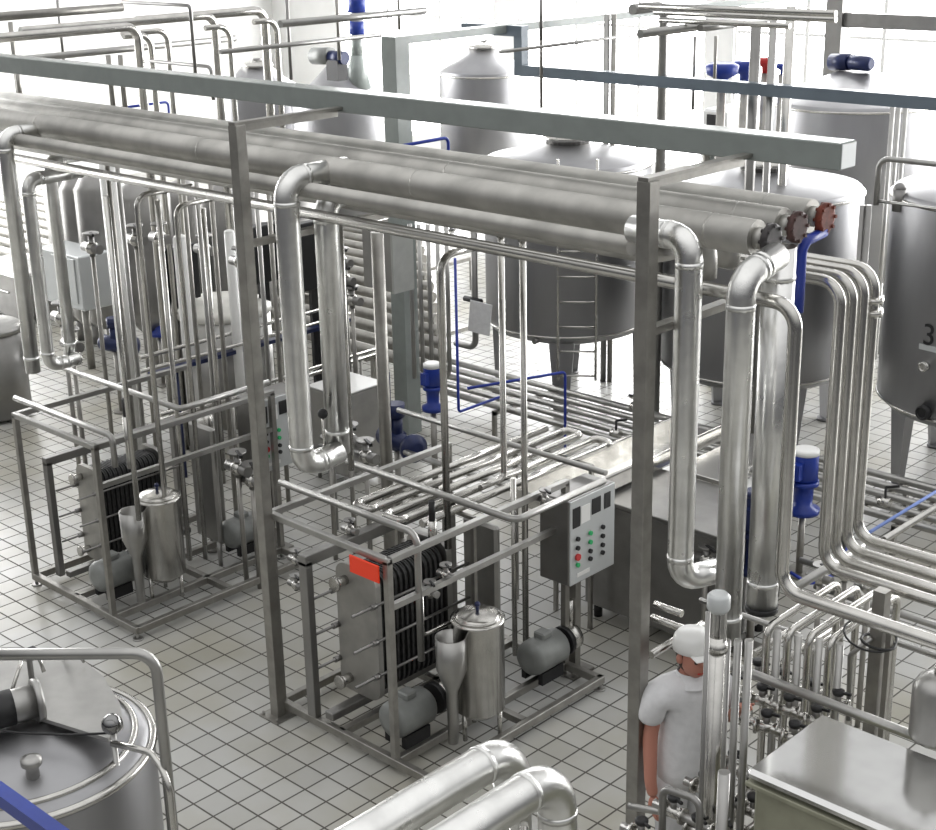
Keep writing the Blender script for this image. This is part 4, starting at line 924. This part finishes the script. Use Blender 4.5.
# vat
a = W(222, 312, z=1.4); dz = (a-CAM).dot(fw); r = 48*dz/F; zt4 = 1.5
t = thing('round_vat', 'round vat with an off-white lid behind the left skid', 'vat', (a.x, a.y, 0))
MB().lathe((a.x, a.y, 0), [(r*.9, .25), (r, .3), (r, 1.42)], n=40).build('body', satin, t)
MB().lathe((a.x, a.y, 0), [(r, 1.4), (r*1.03, 1.42), (r*1.03, 1.47), (r*.9, 1.51), (r*.3, 1.55), (.05, 1.56)], n=40).build('lid', cream, t, label='off-white domed lid')
for k in range(3): an = k*2*pi/3; MB().cyl((a.x+r*.7*math.cos(an), a.y+r*.7*math.sin(an), 0), (a.x+r*.7*math.cos(an), a.y+r*.7*math.sin(an), .27), .03).build('leg', satin, t)
for i, (px, y0_, y1_, rr, m, dd) in enumerate([(180, 238, 300, .07, white, 14.2), (229, 232, 300, .05, white, 14.4), (107, 160, 265, .09, white, 14.5), (318, 232, 330, .1, white, 15.5)]):
    c = at_depth(px, y0_, dd); MB().cyl((c.x, c.y, .0), c, rr, n=20).ball(c, rr, 16, .5).build('white_cylinder', m, None, **T(['white upright cylinder at the left rim of the round vat', 'white upright cylinder rising behind the round vat', 'white upright column near the left edge behind the bundle', 'white upright cylinder between the two wide clad drops'][i], 'cylinder'))
for i, (px, y0_, y1_, wd, dd) in enumerate([(165, 250, 305, .12, 14.8), (253, 228, 285, .16, 15), (302, 224, 292, .11, 15.2)]):
    c = at_depth(px, y0_, dd); e = go(c, 'z', 'q', y1_)
    MB().box((c.x-wd, c.y-.02, e.z), (c.x+wd*.0, c.y+.4, c.z), .01).box((c.x-wd*.7, c.y+.1, 0), (c.x-wd*.3, c.y+.2, e.z)).build('gasket_plate_pack', black, None, **T(['black plate pack left of the round vat', 'black plate pack beside the middle rack post', 'black plate pack between the two wide clad drops'][i], 'heat exchanger'))
# pipe bank on the far left floor
for k in range(13):
    y = 10.9+.36*k
    x1 = W(445-2*k, 300, y=y).x
    pipe('level pipe in the wide bank over the far bright floor, row %s from the front' % ['one', 'two', 'three', 'four', 'five', 'six', 'seven', 'eight', 'nine', 'ten', 'eleven', 'twelve', 'thirteen'][k], [(-24, y, .55), (x1, y, .55)], .075, frame, 'bank_pipe', group='wide bank of level pipes at the far left', n=8)
for i, x in enumerate((-21, -17.5, -14.5, -12)):
    MB().box((x, 10.8, .45), (x+.05, 15.3, .5)).box((x, 10.9, 0), (x+.05, 10.95, .46)).box((x, 15.2, 0), (x+.05, 15.25, .46)).box((x, 13, 0), (x+.05, 13.05, .46)).build('pipe_stand', frame, None, **T('low stand number %s from the left under the wide pipe bank' % ['one', 'two', 'three', 'four'][i], 'pipe stand'))
# verticals behind the left skid and clusters
for i, px in enumerate((112, 122, 186, 199, 213, 236, 243, 258, 270, 320)):
    c = at_depth(px, 212+.11*px*.2, 12.5+.3*(i % 3)); pipe('dark slim vertical under the bundle, number %s from the left edge' % ['one', 'two', 'three', 'four', 'five', 'six', 'seven', 'eight', 'nine', 'ten'][i], [go(c, 'z', '=', 3.4), go(c, 'z', '=', 0)], .022, [frame, satin][i % 2], 'slim_pipe', group='dark slim verticals under the bundle', n=8)
def knot(c, s, lab):
    t = thing('pipe_valve', lab, 'valve', c); x, y, z = c
    MB().cyl((x-s, y, z), (x+s, y, z), s*.35).cyl((x, y, z-s*.6), (x, y, z+s), s*.22).cyl((x, y, z+s), (x, y, z+s*1.15), s*.6).build('body', darkst, t)
    MB().ball((x, y, z), s*.5, 12).build('bulb', steel, t); MB().bar((x, y, z+s*1.1), (x+s*1.2, y-s*.6, z+s*1.2), s*.2).build('handle', black, t)
for i, (px, py, d) in enumerate([(92, 248, 14), (136, 240, 14), (160, 238, 14), (205, 250, 13.8), (240, 262, 14.2), (345, 280, 15), (352, 300, 15), (342, 262, 15), (330, 452, 12.5), (350, 440, 12.6), (366, 456, 12.4), (238, 468, 12), (252, 480, 12), (62, 318, 13), (72, 345, 12.8)]):
    c = at_depth(px, py, d); knot(c, .13, 'dark pipe valve ' + ['near the left edge under the bundle', 'left of the left plate pack', 'just above the left plate pack', 'at the back rim of the round vat', 'right of the round vat', 'upper right of the second wide clad drop', 'lowest of three right of the second wide clad drop', 'topmost of three right of the second wide clad drop',
        'in front of the low steel cabinet, left one', 'in front of the low steel cabinet, middle one', 'in front of the low steel cabinet, right one', 'below the left control cabinet', 'below and right of the left control cabinet', 'under the light grey box cabinet', 'lowest beside the third clad drop at the left'][i])
    pipe('stub pipe carrying the dark valve ' + ['near the left edge', 'left of the left plate pack', 'above the left plate pack', 'behind the round vat', 'right of the round vat', 'upper right of the second wide drop', 'lowest right of the second wide drop', 'topmost right of the second wide drop', 'left before the steel cabinet', 'centre before the steel cabinet', 'right before the steel cabinet', 'below the left control cabinet', 'beside the left control cabinet base', 'under the grey box cabinet', 'beside the third clad drop'][i], [go(c, 'z', '+', -.07), go(c, 'z', '=', 0)], .022, frame, 'stub_pipe', n=8)

# ================================================================== background: right half
for i, (px, py, z, r, m, lab) in enumerate([(757, 8, 4.4, .05, darkst, 'thick dark upright pipe left of the other two before the windows'), (774, 10, 4.4, .035, satin, 'middle upright pipe before the windows near the red motor'), (791, 6, 4.4, .045, steel, 'right upright pipe before the windows near the red motor'), (664, 6, 4.4, .05, satin, 'thick upright pipe with an elbow behind the stepped trunk'),
        (607, 14, 4.2, .035, satin, 'left of a close pair of upright pipes behind the stepped trunk'), (614, 14, 4.2, .03, frame, 'right of a close pair of upright pipes behind the stepped trunk')]):
    a = W(px, py, z=z); pts = [a, Vector((a.x, a.y, 0))]
    if i in (3,): pts = [a+Vector((0, -.5, 0))]+pts
    pipe(lab, pts, r, m, 'upright_pipe', bend=.1)
for i, (p, x2, z, r, lab) in enumerate([((500, 52), 700, 4.1, .016, 'thin wire-like pipe running back behind the stepped trunk'), ((640, 34), 770, 4.5, .03, 'level pipe running back beside the thick upright elbow pipe'), ((700, 28), 735, 4.5, .03, 'short level pipe high up left of the upright pipes')]):
    pipe(lab, ch(W(*p, z=z), ('y', 'p', x2)), r, satin, 'level_pipe', n=8)
for i, (p, x2, z, lab) in enumerate([((640, 6), 836, 4.75, 'upper ceiling-side rack pipe before the bright windows'), ((655, 12), 836, 4.65, 'middle rack pipe before the bright windows'), ((660, 20), 790, 4.55, 'lower rack pipe before the bright windows')]):
    pipe(lab, ch(W(*p, z=z), ('x', 'p', x2)), .02, steel, 'level_pipe', n=8)
for i, (px, py, m, lab) in enumerate([(722, 74, blue, 'left bright blue motor before the windows'), (745, 70, blue, 'right bright blue motor before the windows'), (766, 64, red, 'small red motor between two upright pipes'), (783, 68, blue, 'small blue motor right of the red one')]):
    c = at_depth(px, py, (16, 17.2, 16, 17)[i]); t = thing('valve_actuator', lab, 'motor', (c.x, c.y, 0)); s = (.13, .12, .08, .06)[i]
    MB().lathe((c.x, c.y, c.z-s*1.2), [(s*.5, 0), (s*.55, s*.8), (s*1.3, s*1.2), (s*1.4, s*1.9), (s, s*2.1)], n=18).build('motor_body', m, t)
    MB().cyl((c.x, c.y, 0), (c.x, c.y, c.z-s*1.2), .05).build('stand', frame, t)
for i, (px, py) in enumerate([(725, 108), (708, 112)]):
    c = at_depth(px, py, 18); t = thing('white_machine', ['white machine housing below the blue motors', 'dark bent frame just left of the white machine housing'][i], 'machine', (c.x, c.y, 0))
    if i == 0: MB().box((c.x-.2, c.y-.2, c.z-.3), (c.x+.15, c.y+.4, c.z), .03).build('housing', white, t); MB().box((c.x-.15, c.y-.1, 0), (c.x+.1, c.y+.2, c.z-.3)).build('plinth', galv, t); MB().box((c.x-.12, c.y-.21, c.z-.22), (c.x+.06, c.y-.2, c.z-.06)).build('opening', black, t)
    else: MB().tube([(c.x, c.y, 0), (c.x, c.y, c.z), (c.x+.25, c.y, c.z), (c.x+.25, c.y, 0)], .04).build('hoop', frame, t)
# pipes behind tank 3
for i, (px, d) in enumerate(((893, 17), (899, 17.2), (906, 17.4))):
    c = at_depth(px, 105, d); pipe(['left', 'middle', 'right'][i]+' of three slim uprights in front of the bright wall beside the silo', [c, go(c, 'z', '=', 0)], .03, satin, 'upright_pipe', group='slim uprights beside the silo', n=8)
for i, px in enumerate((863, 869)):
    c = W(px, 205, y=10.4); pipe(['left', 'right'][i]+' of two short dark uprights between the nested bends and the tank marked 3', [c, go(c, 'z', '=', 0)], .025, darkst, 'upright_pipe', n=8)

# extra pieces by the manifold
for i, (a, b_, z, r, lab) in enumerate([((655, 604), 682, 1.45, .022, 'upper of two short bright tubes right of the right rack post'), ((652, 617), 684, 1.35, .022, 'lower of two short bright tubes right of the right rack post')]):
    pipe(lab, ch(W(*a, z=z), ('x', 'p', b_)), r, steel, 'cross_pipe')
for i, (p, x2, z) in enumerate([((800, 560), 985, .9), ((815, 586), 985, .75)]):
    pipe(['upper', 'lower'][i]+' low pipe under the nested bends at the right', ch(W(*p, z=z), ('x', 'p', x2)), .024, satin, 'floor_pipe')
a = W(795, 588, z=1.25); pipe('pale pipe slanting back from the foot of the single turning pipe', ch(a, ('y', 'p', 862)), .03, satin, 'cross_pipe')
for i, (px, py) in enumerate([(845, 575), (820, 578), (868, 588)]):
    c = W(px, py, z=1.05); knot(c, .09, 'dark valve under the nested bends, '+['middle one', 'left one', 'right one'][i]); pipe('stub carrying the %s dark valve under the nested bends' % ['middle', 'left', 'right'][i], [go(c, 'z', '+', -.05), go(c, 'z', '=', 0)], .02, frame, 'stub_pipe', n=8)
for i, (px, py, y) in enumerate([(706, 560, 8.2), (665, 700, 8.0)][:1]):
    c = W(px, py, y=y); knot(c, .1, 'steel valve beside the foot of the clad drop above the worker'); pipe('stub carrying the steel valve beside the clad drop foot', [go(c, 'z', '+', -.05), go(c, 'z', '=', 0)], .022, frame, 'stub_pipe', n=8)
# valves and fittings on the front skid
for i, (px, py, z) in enumerate([(446, 575, 1.2), (430, 592, 1.15), (296, 560, 1.0), (296, 585, .8), (545, 500, 1.5), (350, 530, 1.35)]):
    c = W(px, py, z=z); knot(c, .07, 'small valve on the front skid '+['beside the bent riser foot', 'left of the bent riser foot', 'behind its left leg, upper', 'behind its left leg, lower', 'above the control cabinet', 'above the orange-red plate'][i])
c = W(432, 520, z=1.5); 
t = thing('sensor_head', 'upright sensor with a black head above the plates of the front skid', 'sensor', go(c, 'z', '=', 1.2)); MB().cyl(go(c, 'z', '=', 1.33), c, .03).build('body', steel, t); MB().cyl(c, c+Vector((0, 0, .14)), .022).build('head', black, t)
c = W(126, 416, z=1.75); t = thing('sensor_head', 'upright sensor with a black head above the plates of the left skid', 'sensor', go(c, 'z', '=', 1.33)); MB().cyl(go(c, 'z', '=', 1.33), c, .03).build('body', steel, t); MB().cyl(c, c+Vector((0, 0, .14)), .022).build('head', black, t)
c = W(334, 410, y=6.1); t = thing('ball_handle', 'black ball handle low on the second wide clad drop', 'handle', c); MB().ball(c+Vector((0, -.1, 0)), .035).build('ball', black, t); MB().cyl(c+Vector((0, -.1, 0)), c+Vector((0, -.1, -.3)), .01).build('rod', steel, t)  # handle of the second wide clad drop: black ball on a short rod

# ================================================================== light
w = bpy.data.worlds.new('World'); bpy.context.scene.world = w; w.use_nodes = True; nt = w.node_tree
bg = nt.nodes['Background']; tc = nt.nodes.new('ShaderNodeTexCoord'); sp = nt.nodes.new('ShaderNodeSeparateXYZ'); rp = nt.nodes.new('ShaderNodeValToRGB')
nt.links.new(tc.outputs['Generated'], sp.inputs[0]); nt.links.new(sp.outputs[2], rp.inputs[0]); nt.links.new(rp.outputs[0], bg.inputs[0])
rp.color_ramp.elements[0].position = .0; rp.color_ramp.elements[0].color = (.08, .08, .085, 1)
rp.color_ramp.elements[1].position = .75; rp.color_ramp.elements[1].color = (1, 1, 1.0, 1)
bg.inputs[1].default_value = 1.1
sc = bpy.context.scene; sc.view_settings.view_transform = 'Standard'; sc.view_settings.look = 'None'; sc.view_settings.gamma = 1; sc.view_settings.exposure = 0.1
